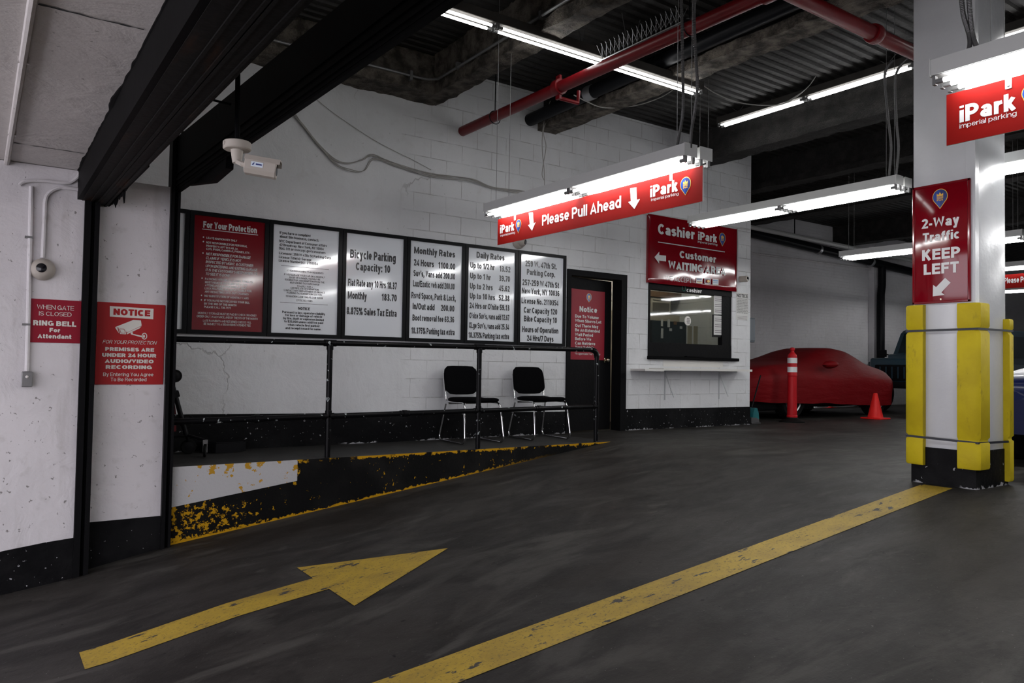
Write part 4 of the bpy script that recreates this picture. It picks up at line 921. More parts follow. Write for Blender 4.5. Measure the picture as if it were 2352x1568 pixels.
f.shape(mb, [(900, 420), (960, 405), (960, 500), (990, 495), (930, 570), (870, 520), (900, 515)])
obj('lettering', mb, M['white_ink'], t, 0); f.pin(735, 510, 96, 160, t)
t = hsign(14.1, 6.4, 3.96, 2.265, 2.50, 'small far red hanging sign just right of the column')
f = Fr((14.1, 0, 0), (0, -1, 0), (0, 0, 1), full); mb = MB(); f.text(mb, 'Please Pull Ahead', 2306, 651, 2402, 13, .19); obj('lettering', mb, M['white_ink'], t, 0)
# column sign
cz = (2050, 340, .22966); XC = CX0-.022
a, b = AX(2096, 432, XC), AX(2229, 692, XC)
t = thing('column_sign', (XC, (a.y+b.y)/2, b.z), 'tall crimson sign with a diagonal white arrow on the white column', 'sign')
mb = MB(); mb.bbox(XC, CX0-.001, b.y, a.y, b.z, a.z, .006, 2); obj('panel', mb, M['red'], t)
mb = MB(); w = .018
for q in ((b.y, b.y+w, b.z, a.z), (a.y-w, a.y, b.z, a.z), (b.y, a.y, b.z, b.z+w), (b.y, a.y, a.z-w, a.z)): mb.bbox(XC-.006, XC+.002, q[0], q[1], q[2], q[3], .003, 1)
obj('rim', mb, M['red'], t)
f = Fr((XC, 0, 0), (0, -1, 0), (0, 0, 1), cz); mb = MB()
f.text(mb, '2-Way', 292, 810, 668, 96, .21); f.text(mb, 'Traffic', 303, 946, 675, 92, .21); f.text(mb, 'KEEP', 297, 1128, 678, 106, .22); f.text(mb, 'LEFT', 313, 1270, 665, 106, .22)
f.shape(mb, [(527, 1297), (582, 1345), (490, 1442), (522, 1468), (404, 1482), (407, 1367), (437, 1390)])
obj('lettering', mb, M['white_ink'], t, 0); f.pin(477, 508, 154, 202, t)
mb = MB(); q = f.at(483, 1512); mb.lathe(q, (-1, 0, 0), [(0, .008), (.003, .006), (.004, 0)], 10); obj('screw', mb, M['brass'], t)

# ================================================================== COLUMN GUARDS AND STRAPS
GT = .045
def guard(cx, cy, sx, sy, z0, z1, wx, wy, label):
    """L-shaped foam edge guard around the corner (cx, cy); legs run along sx and sy into the faces"""
    mb = MB(); r = GT
    P = [(cx-sx*r*.35, cy-sy*r), (cx+sx*wx, cy-sy*r), (cx+sx*wx, cy), (cx, cy), (cx, cy+sy*wy), (cx-sx*r, cy+sy*wy), (cx-sx*r, cy-sy*r*.35)]
    secs = []
    zz = [z0, z0+.012, 0.33, .345, .36, .375, 1.13, 1.15, 1.165, 1.185, z1-.012, z1]
    for z in zz:
        q = .85 if z in (z0, z1) else (.72 if z in (.345, .36, 1.15, 1.165) else 1.)
        secs.append([Vector((cx+(x-cx)*(q if (x-cx)*sx < 0 else 1), cy+(y-cy)*(q if (y-cy)*sy < 0 else 1), z)) for x, y in P+[P[0]]])
    mb.loft(secs); return prop(obj('corner_guard', mb, M['yellow_foam'], None, 45), label, 'foam guard', 'yellow foam guards on the column')
guard(CX0, CY1, 1, -1, .14, 1.355, .10, .098, 'yellow foam guard on the left corner of the white column')
guard(CX0, CY0, 1, 1, .145, 1.352, .125, .105, 'yellow foam guard on the front corner of the white column')
guard(CX1, CY0, -1, 1, .03, 1.255, .05, .10, 'yellow foam guard on the right corner of the white column, hanging lowest')
for z, dz, lab in ((1.157, .005, 'upper black strap around the column guards'), (.352, -.012, 'lower black strap around the column guards')):
    e = GT*.74; mb = MB(); P = [(CX0-e, CY1+e), (CX0-e, CY0-e), (CX1+e, CY0-e), (CX1+e, CY1+e)]
    secs = []
    for o, hh in ((0, -.008), (.004, -.008), (.004, .008), (0, .008)):
        secs.append([Vector((x+(o if x > 6.1 else -o), y+(o if y > 2.8 else -o), z+hh+dz*k)) for k, (x, y) in enumerate(P+[P[0]])])
        secs[-1][-1] = secs[-1][0].copy()
    mb.loft(secs+[secs[0]], caps=False); prop(obj('strap', mb, M['strap'], None, 0), lab, 'strap', 'straps around the column')

# ================================================================== PIPES AND CABLES
t = thing('sprinkler_pipe', (4.467, 5.4, 3.46), 'red sprinkler pipe coming out of the back wall and running over the drive', 'pipe')
PX, PZ, PR = 4.467, 3.51, .056
mb = MB(); mb.tube([(PX, D+.02, PZ+.01), (PX, 3.3, PZ-.02)], PR, 16); mb.tube([(PX, 3.36, PZ-.02), (PX, 3.24, PZ-.02)], .07, 16); obj('pipe', mb, M['redpipe'], t)
q = AX(1283, 212, PX); mb = MB()
mb.lathe((PX, q.y+.04, PZ), (0, -1, 0), [(0, .075), (.02, .078), (.06, .078), (.08, .075)], 16); mb.box(PX-.012, PX+.012, q.y-.03, q.y+.03, PZ-.115, PZ+.115); obj('coupling', mb, M['redpipe'], t)
mb = MB(); mb.tube([(PX, q.y, PZ-.05), (PX+.02, q.y, PZ-.10), (PX+.24, q.y, PZ-.10), (PX+.25, q.y, PZ+.02)], .02, 8); obj('branch_pipe', mb, M['redpipe'], t)
for (u, v) in ((1137, 262), (1584, 50)):
    q = AX(u, v, PX); mb = MB(); mb.tube([(PX+.07*math.cos(k*math.pi/10), q.y, PZ+.07*math.sin(k*math.pi/10)-.005) for k in range(20)], .005, 5, True); mb.tube([(PX, q.y, PZ+.07), (PX, q.y, DECK)], .006, 6); obj('hanger', mb, M['pvc'], t)
t = thing('sprinkler_pipe', (8, 3.3, 3.5), 'red sprinkler pipe at the top running toward the white column', 'pipe')
mb = MB(); mb.tube([(PX+.075, 3.3, PZ+.03), (6.9, 3.3, PZ+.03)], PR, 16); mb.tube([(6.9, 3.3, PZ+.03), (13, 3.3, PZ+.03)], PR, 16); obj('pipe', mb, M['redpipe'], t)
mb = MB(); mb.lathe((5.75, 3.3, PZ+.03), (1, 0, 0), [(0, .073), (.02, .078), (.06, .078), (.08, .073)], 16); obj('coupling', mb, M['redpipe'], t)
# bird spikes on the pipe
mb = MB(); ya, yb = AX(1383, 140, PX).y, AX(1568, 60, PX).y; k = 0; y = ya
mb.box(PX-.022, PX+.022, yb, ya, PZ+PR-.006, PZ+PR+.004)
while y > yb:
    zb = PZ+PR; mb.tube([(PX, y, zb), (PX, y, zb+.09)], .0022, 4)
    for sx, sy in ((-1, .35), (1, -.35), (-.5, -.5), (.5, .5)): mb.tube([(PX, y, zb+.02+.02*abs(sy)), (PX+sx*.05, y+sy*.05, zb+.135)], .0018, 4)
    y -= .055
prop(obj('bird_spikes', mb, M['galv'], None, 0), 'row of wire bird spikes standing on the red sprinkler pipe', 'bird spikes')
# black drain pipe beside the beam
t = thing('drain_pipe', (5.43, 5, 3.78), 'black plastic drain pipe beside the fireproofed cross beam', 'pipe')
mb = MB(); mb.tube([(5.42, D, 3.84), (5.42, 2.0, 3.90)], .075, 16); obj('pipe', mb, M['pvc'], t)
q = AX(1356, 228, 5.42); mb = MB(); mb.lathe((5.42, q.y+.06, 3.853), (0, -1, 0), [(0, .08), (.01, .083), (.11, .083), (.12, .08)], 16); obj('band_clamp', mb, M['galv'], t)
# galvanised conduit round the fireproofed beams
mb = MB(); mb.tube([(1.0, 7.09, 3.85), (3.70, 7.09, 3.85), (3.80, 7.07, 3.85), (3.87, 7.0, 3.85), (3.875, 6.9, 3.85), (3.88, 2.5, 3.87)], .014, 8)
for x in (1.35, 2.9, 3.6): mb.box(x-.015, x+.015, 7.07, 7.14, 3.80, 3.90)
for y in (6.6, 5.2): mb.box(3.86, 3.96, y-.015, y+.015, 3.83, 3.90)
prop(obj('conduit', mb, M['galv_dull'], None), 'thin galvanised conduit following the lumpy corner beam at the ceiling', 'conduit')
def smooth(P, n=8):
    out = []
    for i in range(len(P)-1):
        p0, p1, p2, p3 = P[max(i-1, 0)], P[i], P[i+1], P[min(i+2, len(P)-1)]
        for k in range(n):
            s = k/n; out.append(.5*((2*p1)+(p2-p0)*s+(2*p0-5*p1+4*p2-p3)*s*s+(3*p1-p0-3*p2+p3)*s**3))
    return out+[P[-1]]
# flexible conduits feeding the hanging lights
def flexes(pts_list, X, label, grp):
    t = thing('flexible_conduit', AX(*pts_list[0][-1], X), label, 'conduit', grp)
    for P in pts_list:
        mb = MB(); W_ = [AX(u, v, X+.02) for u, v in P]; pts = []
        W_ = smooth(W_, 3)
        W_ = W_[::1]
        for i in range(len(W_)-1): pts += [W_[i].lerp(W_[i+1], k/12) for k in range(12)]
        pts.append(W_[-1]); mb.tube(pts, [.0120 if k % 2 else .0104 for k in range(len(pts))], 6); obj('hose', mb, M['flex'], t, 0)
gf = 'flexible conduits feeding the hanging lights'
flexes([[(1564, -40), (1566, 40), (1568, 150), (1569, 250), (1562, 300), (1556, 333)], [(1600, -40), (1594, 30), (1598, 130), (1602, 200), (1595, 260), (1588, 300), (1586, 340)]], 3.8, 'pair of grey flexible conduits dropping to the light over the long red sign', gf)
flexes([[(2052, 138), (2033, 165), (2034, 210), (2042, 290), (2047, 340), (2042, 405)], [(2090, 130), (2062, 160), (2056, 200), (2060, 290), (2064, 340), (2058, 405)]], 6.7, 'pair of grey flexible conduits beside the column dropping to the second hanging light', gf)
flexes([[(2206, -40), (2212, 30), (2225, 75), (2228, 100), (2222, 128)], [(2225, -40), (2227, 20), (2233, 75), (2240, 100), (2250, 118)]], 3.8, 'pair of dark flexible conduits in front of the white column top', gf)
# cables on the back wall
mb = MB(); main = [(600, 105), (628, 170), (668, 250), (700, 292), (733, 335), (768, 366), (800, 377), (832, 366), (858, 357), (905, 375), (960, 393), (1000, 402), (1080, 411), (1130, 428), (1195, 440), (1240, 446)]
low = [(600, 100), (630, 165), (670, 252), (703, 297), (738, 340), (772, 376), (805, 392), (836, 390), (858, 366), (905, 379), (960, 396), (1000, 405), (1080, 414), (1130, 432), (1195, 442), (1240, 448)]
for k in range(7):
    P = main if k < 4 else low; j = [random.uniform(-3.2, 3.2) for _ in P]
    mb.tube(smooth([AY(u+random.uniform(-2, 2), v+j[i], D-.018-.004*(k % 3)) for i, (u, v) in enumerate(P)], 5), .0042, 5)
prop(obj('cable_bundle', mb, M['cable'], None), 'bundle of grey cables sagging across the upper back wall', 'cable')
mb = MB(); mb.tube(smooth([AY(*q, D-.012) for q in ((690, 195), (760, 255), (850, 316), (905, 346), (950, 368), (990, 390))]), .003, 5)
prop(obj('cable', mb, M['cable'], None), 'single thin pale cable slanting down the upper back wall above the bundle', 'cable')
mb = MB(); mb.tube(smooth([onp(u, v, (0, 5.3+k*.0, 0), Vector((0, 1, 0))) for k, (u, v) in enumerate(((1600, 185), (1645, 215), (1700, 236), (1760, 242), (1800, 238), (1830, 222), (1860, 195)))]), .006, 5)
mb.tube(smooth([onp(u, v, (0, 5.1, 0), Vector((0, 1, 0))) for u, v in ((1800, 238), (1850, 205), (1880, 165), (1905, 115), (1945, 75), (1975, 40), (2000, 5))]), .006, 5)
prop(obj('cable', mb, M['cable'], None), 'loose pale cable drooping between the ceiling strip lights', 'cable')
mb = MB(); mb.tube(smooth([AY(*q, 6.3) for q in ((1318, 218), (1345, 232), (1380, 246), (1420, 247), (1470, 240), (1520, 222), (1550, 203))]), .006, 5)
prop(obj('cable', mb, M['cable'], None), 'pale cable drooping under the black drain pipe', 'cable')
mb = MB()
mb.tube(smooth([AY(*q, 7.3) for q in ((1264, 232), (1252, 268), (1246, 310), (1246, 350), (1250, 390), (1251, 425))]), .005, 5); mb.tube(smooth([AY(*q, 7.3) for q in ((1297, 238), (1262, 270), (1248, 300), (1254, 335), (1249, 370), (1245, 400), (1250, 414))]), .005, 5)
prop(obj('cable', mb, M['cable'], None), 'two loose pale cables hanging from the drain pipe to behind the long red sign', 'cable')
mb = MB(); mb.tube(smooth([AY(*q, D-.01) for q in ((1478, 491), (1540, 499), (1600, 508), (1660, 518), (1722, 527))]), .012, 6); mb.tube(smooth([AY(*q, D-.01) for q in ((1694, 523), (1695, 560), (1694, 600), (1692, 632))]), .009, 6)
prop(obj('cable', mb, M['white_metal'], None), 'white painted cable above the crimson cashier sign dropping to a small camera', 'cable')

# ---- left wall conduits
t = thing('wall_conduit', (.25, LW-.02, .7), 'painted conduit with a small grey bell box on the left wall', 'conduit')
P = [AY(*q, LW-.018) for q in ((72, 428), (67, 640), (62, 852))]
mb = MB(); mb.tube([(P[0].x, P[0].y, P[0].z)]+[p for p in P[1:]], .0145, 8); obj('conduit', mb, M['wall_left'], t)
mb = MB()
for v in (545, 745): q = AY(70 if v < 600 else 64, v, LW-.018); mb.box(q.x-.034, q.x+.016, LW-.034, LW, q.z-.007, q.z+.007)
obj('clip', mb, M['galv_dull'], t)
a, b = AY(50, 853, LW-.03), AY(74, 888, LW-.03)
mb = MB(); mb.bbox(a.x, b.x, LW-.05, LW-.001, b.z, a.z, .004, 1); bx = obj('bell_box', mb, M['galv_dull'], t)
mb = MB(); q = AY(62, 865, LW-.05); mb.lathe((q.x, LW-.05, q.z), (0, -1, 0), [(0, .010), (.004, .010), (.008, .006), (.009, 0)], 12); obj('bell_button', mb, M['white_plastic'], bx)
t = thing('security_camera', AY(97, 640, LW), 'round white dome camera with a conduit on the left wall', 'camera')
q = AY(98, 619, LW); mb = MB(); mb.lathe((q.x, LW, q.z), (0, -1, 0), [(0, .078), (.02, .078), (.03, .072), (.05, .066), (.07, .05), (.078, .034), (.08, 0)], 28); obj('housing', mb, M['cam_plastic'], t)
mb = MB(); mb.lathe((q.x-.012, LW-.074, q.z+.005), (-.12, -1, .05), [(0, .034), (.008, .031), (.012, .018), (.013, 0)], 24); obj('lens', mb, M['lens'], t)
mb = MB(); P = [AY(*w, LW-.018) for w in ((98, 592), (102, 500), (104, 462), (112, 444), (130, 433), (150, 431), (192, 437))]; mb.tube(smooth(P, 4), .014, 8); obj('conduit', mb, M['wall_left'], t)
mb = MB(); P = [AY(*w, LW-.02) for w in ((45, 425), (58, 416), (100, 415), (150, 420), (170, 414), (184, 398), (190, 378))]; mb.tube(smooth(P, 4), .013, 8)
prop(obj('conduit', mb, M['wall_left'], None), 'horizontal painted conduit bending upward beside the gate lintel', 'conduit')
mb = MB(); a, b = AZ(77, -10, 2.19), AZ(15, 379, 2.19); mb.tube([b, a, a+(a-b)*.3], .018, 8)
for k in (.3, .75): q = b.lerp(a, k); mb.box(q.x-.022, q.x+.024, q.y-.008, q.y+.008, 2.180, 2.212)
prop(obj('conduit', mb, M['soffit'], None), 'painted conduit running along the white soffit at the top left', 'conduit')

# ================================================================== CAMERAS
t = thing('security_camera', AX(585, 400, 1.0), 'white bullet camera hanging on a black pole in front of the gate hood', 'camera')
p = AX(545, 326, 1.0); rr = .030
mb = MB(); mb.tube([p+Vector((0, 0, .0)), Vector((p.x-.0, p.y+.05, 2.6))], .0125, 8); q = AX(531, 240, 1.0); mb.tube([q+Vector((-.3, .02, 0.02)), q], .006, 6); obj('pole', mb, M['steel_black'], t)
mb = MB(); mb.lathe(p, (0, 0, -1), [(0, .062), (.004, .066), (.035, .066), (.040, .061), (.041, 0)], 28); mb.lathe(p+Vector((0, 0, -.04)), (.0, -.06, -1), [(0, .030), (.03, .026), (.065, .021), (.07, 0)], 18); obj('base', mb, M['cam_plastic'], t)
mb = MB(); mb.lathe(p+Vector((-.01, -.055, -.001)) if 0 else Vector((p.x-.064, p.y-.01, p.z-.018)), (-1, -.1, 0), [(0, .012), (.003, .011), (.004, 0)], 14); obj('screw_cap', mb, M['cam_plastic'], t)
a = AY(563, 378, 3.72); b = AY(636, 391, 3.66); ax = (b-a).normalized(); L_ = (b-a).length; up = (Vector((0, 0, 1))-ax*ax.z).normalized(); sd = ax.cross(up)
mb = MB(); hw, hh = .038, .042; secs = []
for k, s in ((0, .8), (.03, 1.), (.97, 1.), (1., .92)):
    c_ = a+ax*L_*k; secs.append([c_+sd*(x*hw*s)+up*(z*hh*s) for x, z in ((-1, -.55), (-.6, -1), (.6, -1), (1, -.55), (1, .5), (.75, .85), (-.75, .85), (-1, .5), (-1, -.55))])
mb.loft(secs); bd = obj('body', mb, M['cam_plastic'], t)
mb = MB(); secs = []
for k in (-.01, 1.1): c_ = a+ax*L_*k; secs.append([c_+sd*(x*hw)+up*(z*hh) for x, z in ((-1.08, .45), (-.8, .95), (.8, .95), (1.08, .45), (1.12, .5), (.85, 1.06), (-.85, 1.06), (-1.12, .5), (-1.08, .45))])
mb.loft(secs); obj('sun_shield', mb, M['cam_plastic'], t)
mb = MB(); c_ = a+ax*L_; mb.lathe(c_-ax*.004, ax, [(0, .028), (.006, .028), (.007, 0)], 18); obj('lens', mb, M['lens'], t)
mb = MB(); mb.tube([p+Vector((0, 0, -.095)), a-ax*.012, a+ax*.01], .013, 8); obj('ball_joint', mb, M['cam_plastic'], t)
f = Fr(a-sd*hw*1.02 if (CAM-a).dot(sd) < 0 else a+sd*hw*1.02, ax, up, full); f.r = ax; f.u = up
mb = MB(); mb.k = 0; f.local(mb, f.p+ax*L_*.22+up*.0, [(0, -.010), (.055, -.010), (.055, .014), (0, .014)], .001); mb.k = 1; f.local(mb, f.p+ax*L_*.22, [(.004, -.003), (.012, .009), (.016, .009), (.012, -.003)], .002); f.local(mb, f.p+ax*L_*.22, [(.022, -.001), (.05, -.001), (.05, .006), (.022, .006)], .002)
obj('sticker', mb, [pm('silver_sticker', (.6, .68, .75), .3), M['blue_dark']], t, 0)
t = thing('security_camera', AY(1190, 570, D), 'white turret camera on the back wall just below the long red sign', 'camera')
q = AY(1190, 556, D); mb = MB(); mb.lathe((q.x, D, q.z), (0, -1, 0), [(0, .085), (.02, .085), (.035, .075), (.05, .06), (.055, 0)], 24); obj('base', mb, M['cam_plastic'], t)
mb = MB(); mb.lathe((q.x+.02, D-.05, q.z), (.55, -.85, -.1), [(-.05, .03), (-.03, .052), (0, .06), (.03, .052), (.045, .038), (.05, 0)], 20); hd = obj('head', mb, M['cam_plastic'], t)
mb = MB(); mb.lathe(Vector((q.x+.02, D-.05, q.z))+Vector((.55, -.85, -.1)).normalized()*.046, (.55, -.85, -.1), [(0, .032), (.006, .028), (.007, 0)], 18); obj('lens', mb, M['lens'], hd)
t = thing('security_camera', AY(1703, 650, D), 'small white camera at the right end of the wall beside the cashier sign', 'camera')
q = AY(1700, 641, D); mb = MB(); mb.lathe((q.x, D, q.z), (.25, -1, 0), [(0, .048), (.05, .046), (.11, .046), (.12, .04), (.121, 0)], 20); obj('body', mb, M['cam_plastic'], t)
mb = MB(); mb.lathe(Vector((q.x, D, q.z))+Vector((.25, -1, 0)).normalized()*.119, (.25, -1, 0), [(0, .03), (.006, .027), (.007, 0)], 18); obj('lens', mb, M['lens'], t)
mb = MB(); q = AZ(1800, 437, 4.18); mb.lathe((10.9, 7.2, DECK), (0, 0, -1), [(0, .07), (.03, .068), (.045, .05), (.046, 0)], 20)
prop(obj('smoke_detector', mb, M['white_plastic'], None), 'small white disc detector on the dark ceiling beyond the cashier wall', 'detector')
# ================================================================== HANDRAIL
t = thing('handrail', (3.2, 6.5, 0), 'black two-rail pipe handrail along the walkway in front of the sign row', 'handrail')
HYR, R_ = 6.5, .0245; zt = lambda x: lerp(1.005, 1.03, (x-.7)/5.0); zm = lambda x: lerp(.345, .395, (x-.7)/5.0)
mb = MB(); mb.tube([(1.262, HYR, zt(1.262)), (5.62, HYR, zt(5.62)), (5.665, HYR, zt(5.6)-.008), (5.69, HYR, zt(5.6)-.03), (5.70, HYR, zt(5.6)-.07)], R_, 12); obj('top_rail', mb, M['rail'], t, 40)
mb = MB(); mb.tube([(1.262, HYR, zm(1.262)), (5.70, HYR, zm(5.7))], R_, 12); obj('mid_rail', mb, M['rail'], t, 40)
for k, x in enumerate((2.557, 4.135, 5.705)):
    mb = MB(); mb.tube([(x, HYR, -.005), (x, HYR, zt(x)-(.05 if k == 2 else 0))], R_+.001, 12); obj('post', mb, M['rail'], t, 40)
def fit(*tubes):
    mb = MB()
    for a_, b_, r_ in tubes: mb.tube([a_, b_], r_, 12)
    obj('pipe_fitting', mb, M['rail'], t, 40)
for x in (2.557, 4.135):
    fit(((x-.055, HYR, zt(x)), (x+.055, HYR, zt(x)), .031), ((x, HYR, zt(x)), (x, HYR, zt(x)-.06), .031))
    fit(((x-.05, HYR, zm(x)), (x+.05, HYR, zm(x)), .030), ((x, HYR, zm(x)-.05), (x, HYR, zm(x)+.05), .030))
for x in (1.93, 3.31, 4.9): fit(((x-.02, HYR, zm(x)), (x+.02, HYR, zm(x)), .034), ((x-.05, HYR, zm(x)), (x+.05, HYR, zm(x)), .029))
mb = MB(); mb.tube([(5.63, HYR, zt(5.6)), (5.665, HYR, zt(5.6)-.008), (5.69, HYR, zt(5.6)-.03), (5.704, HYR, zt(5.6)-.07), (5.705, HYR, zt(5.6)-.09)], .031, 12); obj('pipe_fitting', mb, M['rail'], t, 40)
fit(((5.65, HYR, zm(5.7)), (5.71, HYR, zm(5.7)), .031), ((5.705, HYR, zm(5.7)-.05), (5.705, HYR, zm(5.7)+.05), .030))

# ================================================================== CHAIRS
def rounded(P, r=.03, n=4):                # round the corners of a polyline
    P = [Vector(p) for p in P]; out = [P[0]]
    for i in range(1, len(P)-1):
        a = (P[i-1]-P[i]); b = (P[i+1]-P[i]); q = min(r, a.length*.45, b.length*.45); a = P[i]+a.normalized()*q; b = P[i]+b.normalized()*q
        out += [a.lerp(P[i], k/n).lerp(P[i].lerp(b, k/n), k/n) for k in range(n+1)]
    return out+[P[-1]]
def chair(loc, rz, label):
    t = thing('waiting_chair', (0, 0, 0), label, 'chair', 'waiting chairs against the wall')
    for s in (-1, 1):
        x = s*.215; mb = MB()
        mb.tube(rounded([(x*.93, .275, .74), (x*.95, .215, .435), (x*.98, -.215, .435), (x*1.02, -.245, .40), (x*1.1, -.30, .06), (x*1.1, -.255, .0115), (x*1.1, .27, .0115), (x*1.08, .30, .055), (x*.97, .20, .41)], .035), .0105, 8)
        obj('side_frame', mb, M['chrome'], t, 60)
    mb = MB(); mb.tube([(-.205, -.20, .36), (.205, -.20, .36)], .009, 8); mb.tube([(-.2, .16, .415), (.2, .16, .415)], .009, 8); obj('cross_bar', mb, M['chrome'], t, 60)
    mb = MB(); secs = []
    for k in range(9):
        v = k/8; y = lerp(-.27, .19, v); w = .225*(1-.10*abs(2*v-1)**4) - (.012 if k in (0, 8) else 0); dip = .012*math.sin(v*math.pi)
        th = .012 if k in (0, 8) else .028; zc = .462-dip+.006*(1-v); row = []
        for j in range(16):
            an = 2*math.pi*j/16; cx = math.copysign(abs(math.cos(an))**.35, math.cos(an))*w; row.append(Vector((cx, y, zc+math.copysign(abs(math.sin(an))**.7, math.sin(an))*th)))
        secs.append(row+[row[0]])
    mb.loft(secs); obj('seat', mb, M['fabric'], t, 60)
    mb = MB(); secs = []
    for k in range(11):
        v = k/10; z = lerp(.525, .815, v); w = .215*(1-.13*max(0, (v-.55)/.45)**2.2) if v > .55 else .215-.045*(1-min(1, v/.22))**2
        if k in (0, 10): w *= .86
        y0 = lerp(.232, .292, v); row = []; th = .012 if k in (0, 10) else .024
        for j in range(18):
            an = 2*math.pi*j/18; cx = math.copysign(abs(math.cos(an))**.4, math.cos(an))*w; bow = -.028*(1-(cx/.215)**2)+.028
            row.append(Vector((cx, y0-bow+math.copysign(abs(math.sin(an))**.7, math.sin(an))*th-.015+.02, z+(.012*(1-(cx/.215)**2) if v > .9 else -.02*(1-(cx/.215)**2) if v < .1 else 0))))
        secs.append(row+[row[0]])
    mb.loft(secs); obj('backrest', mb, M['fabric'], t, 60)
    t.location = loc; t.rotation_euler = (0, 0, rz); return t
ch = chair((4.40, 7.06, .001), math.radians(-3), 'black chrome-framed waiting chair on the left, behind the middle handrail post')
dup(ch, (5.33, 7.07, .001), 'black chrome-framed waiting chair on the right, beside the black door', math.radians(-5))

# ================================================================== CART AND BLOCK AT THE LOW END OF THE WALKWAY
t = thing('folding_cart', (1.35, 7.1, 0), 'black folded cart with wheels half hidden by the narrow gate post', 'cart')
mb = MB(); mb.tube(rounded([AY(392, 872, 7.1), AY(404, 912, 7.1), AY(428, 1000, 7.1)], .02), .021, 8); mb.tube([AY(427, 998, 7.1), AY(470, 1010, 7.0)], .012, 8); mb.tube([AY(428, 1000, 7.1), AY(432, 1012, 7.28)], .012, 8)
a = AY(404, 912, 7.1); mb.tube([a, a+Vector((-.42, .1, 0))], .015, 8); a = AY(428, 1000, 7.1); mb.tube([a, a+Vector((-.5, .1, 0))], .015, 8); mb.tube([a+Vector((-.5, .1, 0)), AY(404, 912, 7.1)+Vector((-.42, .1, 0))], .015, 8); obj('frame', mb, M['plastic_black'], t, 50)
def wheel(c, r, w, ax, par, name='wheel', hub=None):
    mb = MB(); mb.lathe(Vector(c)-Vector(ax)*w/2, ax, [(0, r*.62), (0, r*.93), (w*.2, r), (w*.8, r), (w, r*.93), (w, r*.62)], 20); o = obj(name, mb, M['rubber'], par, 40)
    mb = MB(); mb.lathe(Vector(c)-Vector(ax)*w*.6, ax, [(0, .1*r), (0, r*.3), (w*.1, r*.64), (w*1.1, r*.64), (w*1.2, r*.3), (w*1.2, .1*r)], 16); obj('hub', mb, hub or M['galv_dull'], o, 40); return o
q = AY(401, 863, 7.1); wheel((q.x, 7.08, q.z), .056, .035, (0, 1, 0), t, hub=M['plastic_black'])
q = AY(431, 968, 7.12); wheel((q.x, 7.16, q.z), .062, .03, (0, 1, 0), t, hub=M['plastic_black'])
q = AY(432, 1018, 7.3); wheel((q.x, 7.28, .066), .066, .03, (0, 1, 0), t, hub=M['plastic_black'])
q = AZ(472, 1050, .0); wheel((q.x, 7.0, .055), .055, .022, (.96, -.28, 0), t, 'caster')
mb = MB(); mb.box(q.x-.02, q.x+.02, 6.985, 7.015, .115, .15); mb.box(q.x-.018, q.x-.013, 6.985, 7.015, .04, .12); mb.box(q.x+.013, q.x+.018, 6.985, 7.015, .04, .12); obj('fork', mb, M['galv_dull'], t)
mb = MB(); a = AY(396, 925, 7.13); mb.prism([a+Vector((-.25, 0, .05)), a+Vector((.015, 0, .02)), a+Vector((.035, 0, -.1)), a+Vector((-.22, 0, -.1))], (0, .03, 0)); a = AY(402, 985, 7.13); mb.prism([a+Vector((-.2, 0, .03)), a+Vector((.01, 0, .03)), a+Vector((.01, 0, -.02)), a+Vector((-.2, 0, -.03))], (0, .03, 0)); obj('red_panel', mb, M['redpipe'], t)
mb = MB(); a = AY(404, 905, 7.08); mb.obox(a, (.022, 0, .008), (0, .03, 0), (-.008, 0, .026)); obj('folding_latch', mb, M['plastic_black'], t)
mb = MB(); mb.prism([(1.70, 7.30, .001), (1.78, 7.22, .001), (1.98, 7.22, .001), (2.07, 7.30, .001), (2.07, 7.44, .001), (1.70, 7.44, .001)], (0, 0, .085))
mb.prism([(1.72, 7.31, .086), (1.79, 7.24, .086), (1.97, 7.24, .086), (2.05, 7.31, .086), (2.05, 7.43, .086), (1.72, 7.43, .086)], (0, 0, .01))
prop(obj('plastic_base', mb, M['plastic_black'], None, 0), 'low flat black plastic base on the walkway beside the cart', 'base')

# ================================================================== VEHICLES
def carsec(x, zl, zb, zt, w1, w2, w3):
    h_ = [(w1, zl), (lerp(w1, w2, .6), lerp(zl, zb, .45)), (w2, lerp(zl, zb, .8)), (w2*.985, zb), (lerp(w2, w3, .30), lerp(zb, zt, .30)), (lerp(w2, w3, .75), lerp(zb, zt, .78)), (w3, lerp(zb, zt, .93)), (w3*.72, zt-.006), (w3*.35, zt)]
    return [(x, y, z) for y, z in h_]+[(x, 0, zt+.002)]+[(x, -y, z) for y, z in h_[::-1]]
def carloft(rows, oy, flip=1, ox=0):
    """rows: (x, hem z, belt z, top z, low / belt / top half width)"""
    fine = []
    for i in range(len(rows)-1):
        for k in range(4):
            s = k/4; p = [rows[max(i-1, 0)], rows[i], rows[i+1], rows[min(i+2, len(rows)-1)]]
            fine.append([.5*(2*p[1][j]+(p[2][j]-p[0][j])*s+(2*p[0][j]-5*p[1][j]+4*p[2][j]-p[3][j])*s*s+(3*p[1][j]-p[0][j]-3*p[2][j]+p[3][j])*s**3) for j in range(7)])
    fine.append(rows[-1]); mb = MB(); mb.loft([[Vector((ox+flip*x, oy+y, z)) for x, y, z in carsec(*r)] for r in fine]); return mb
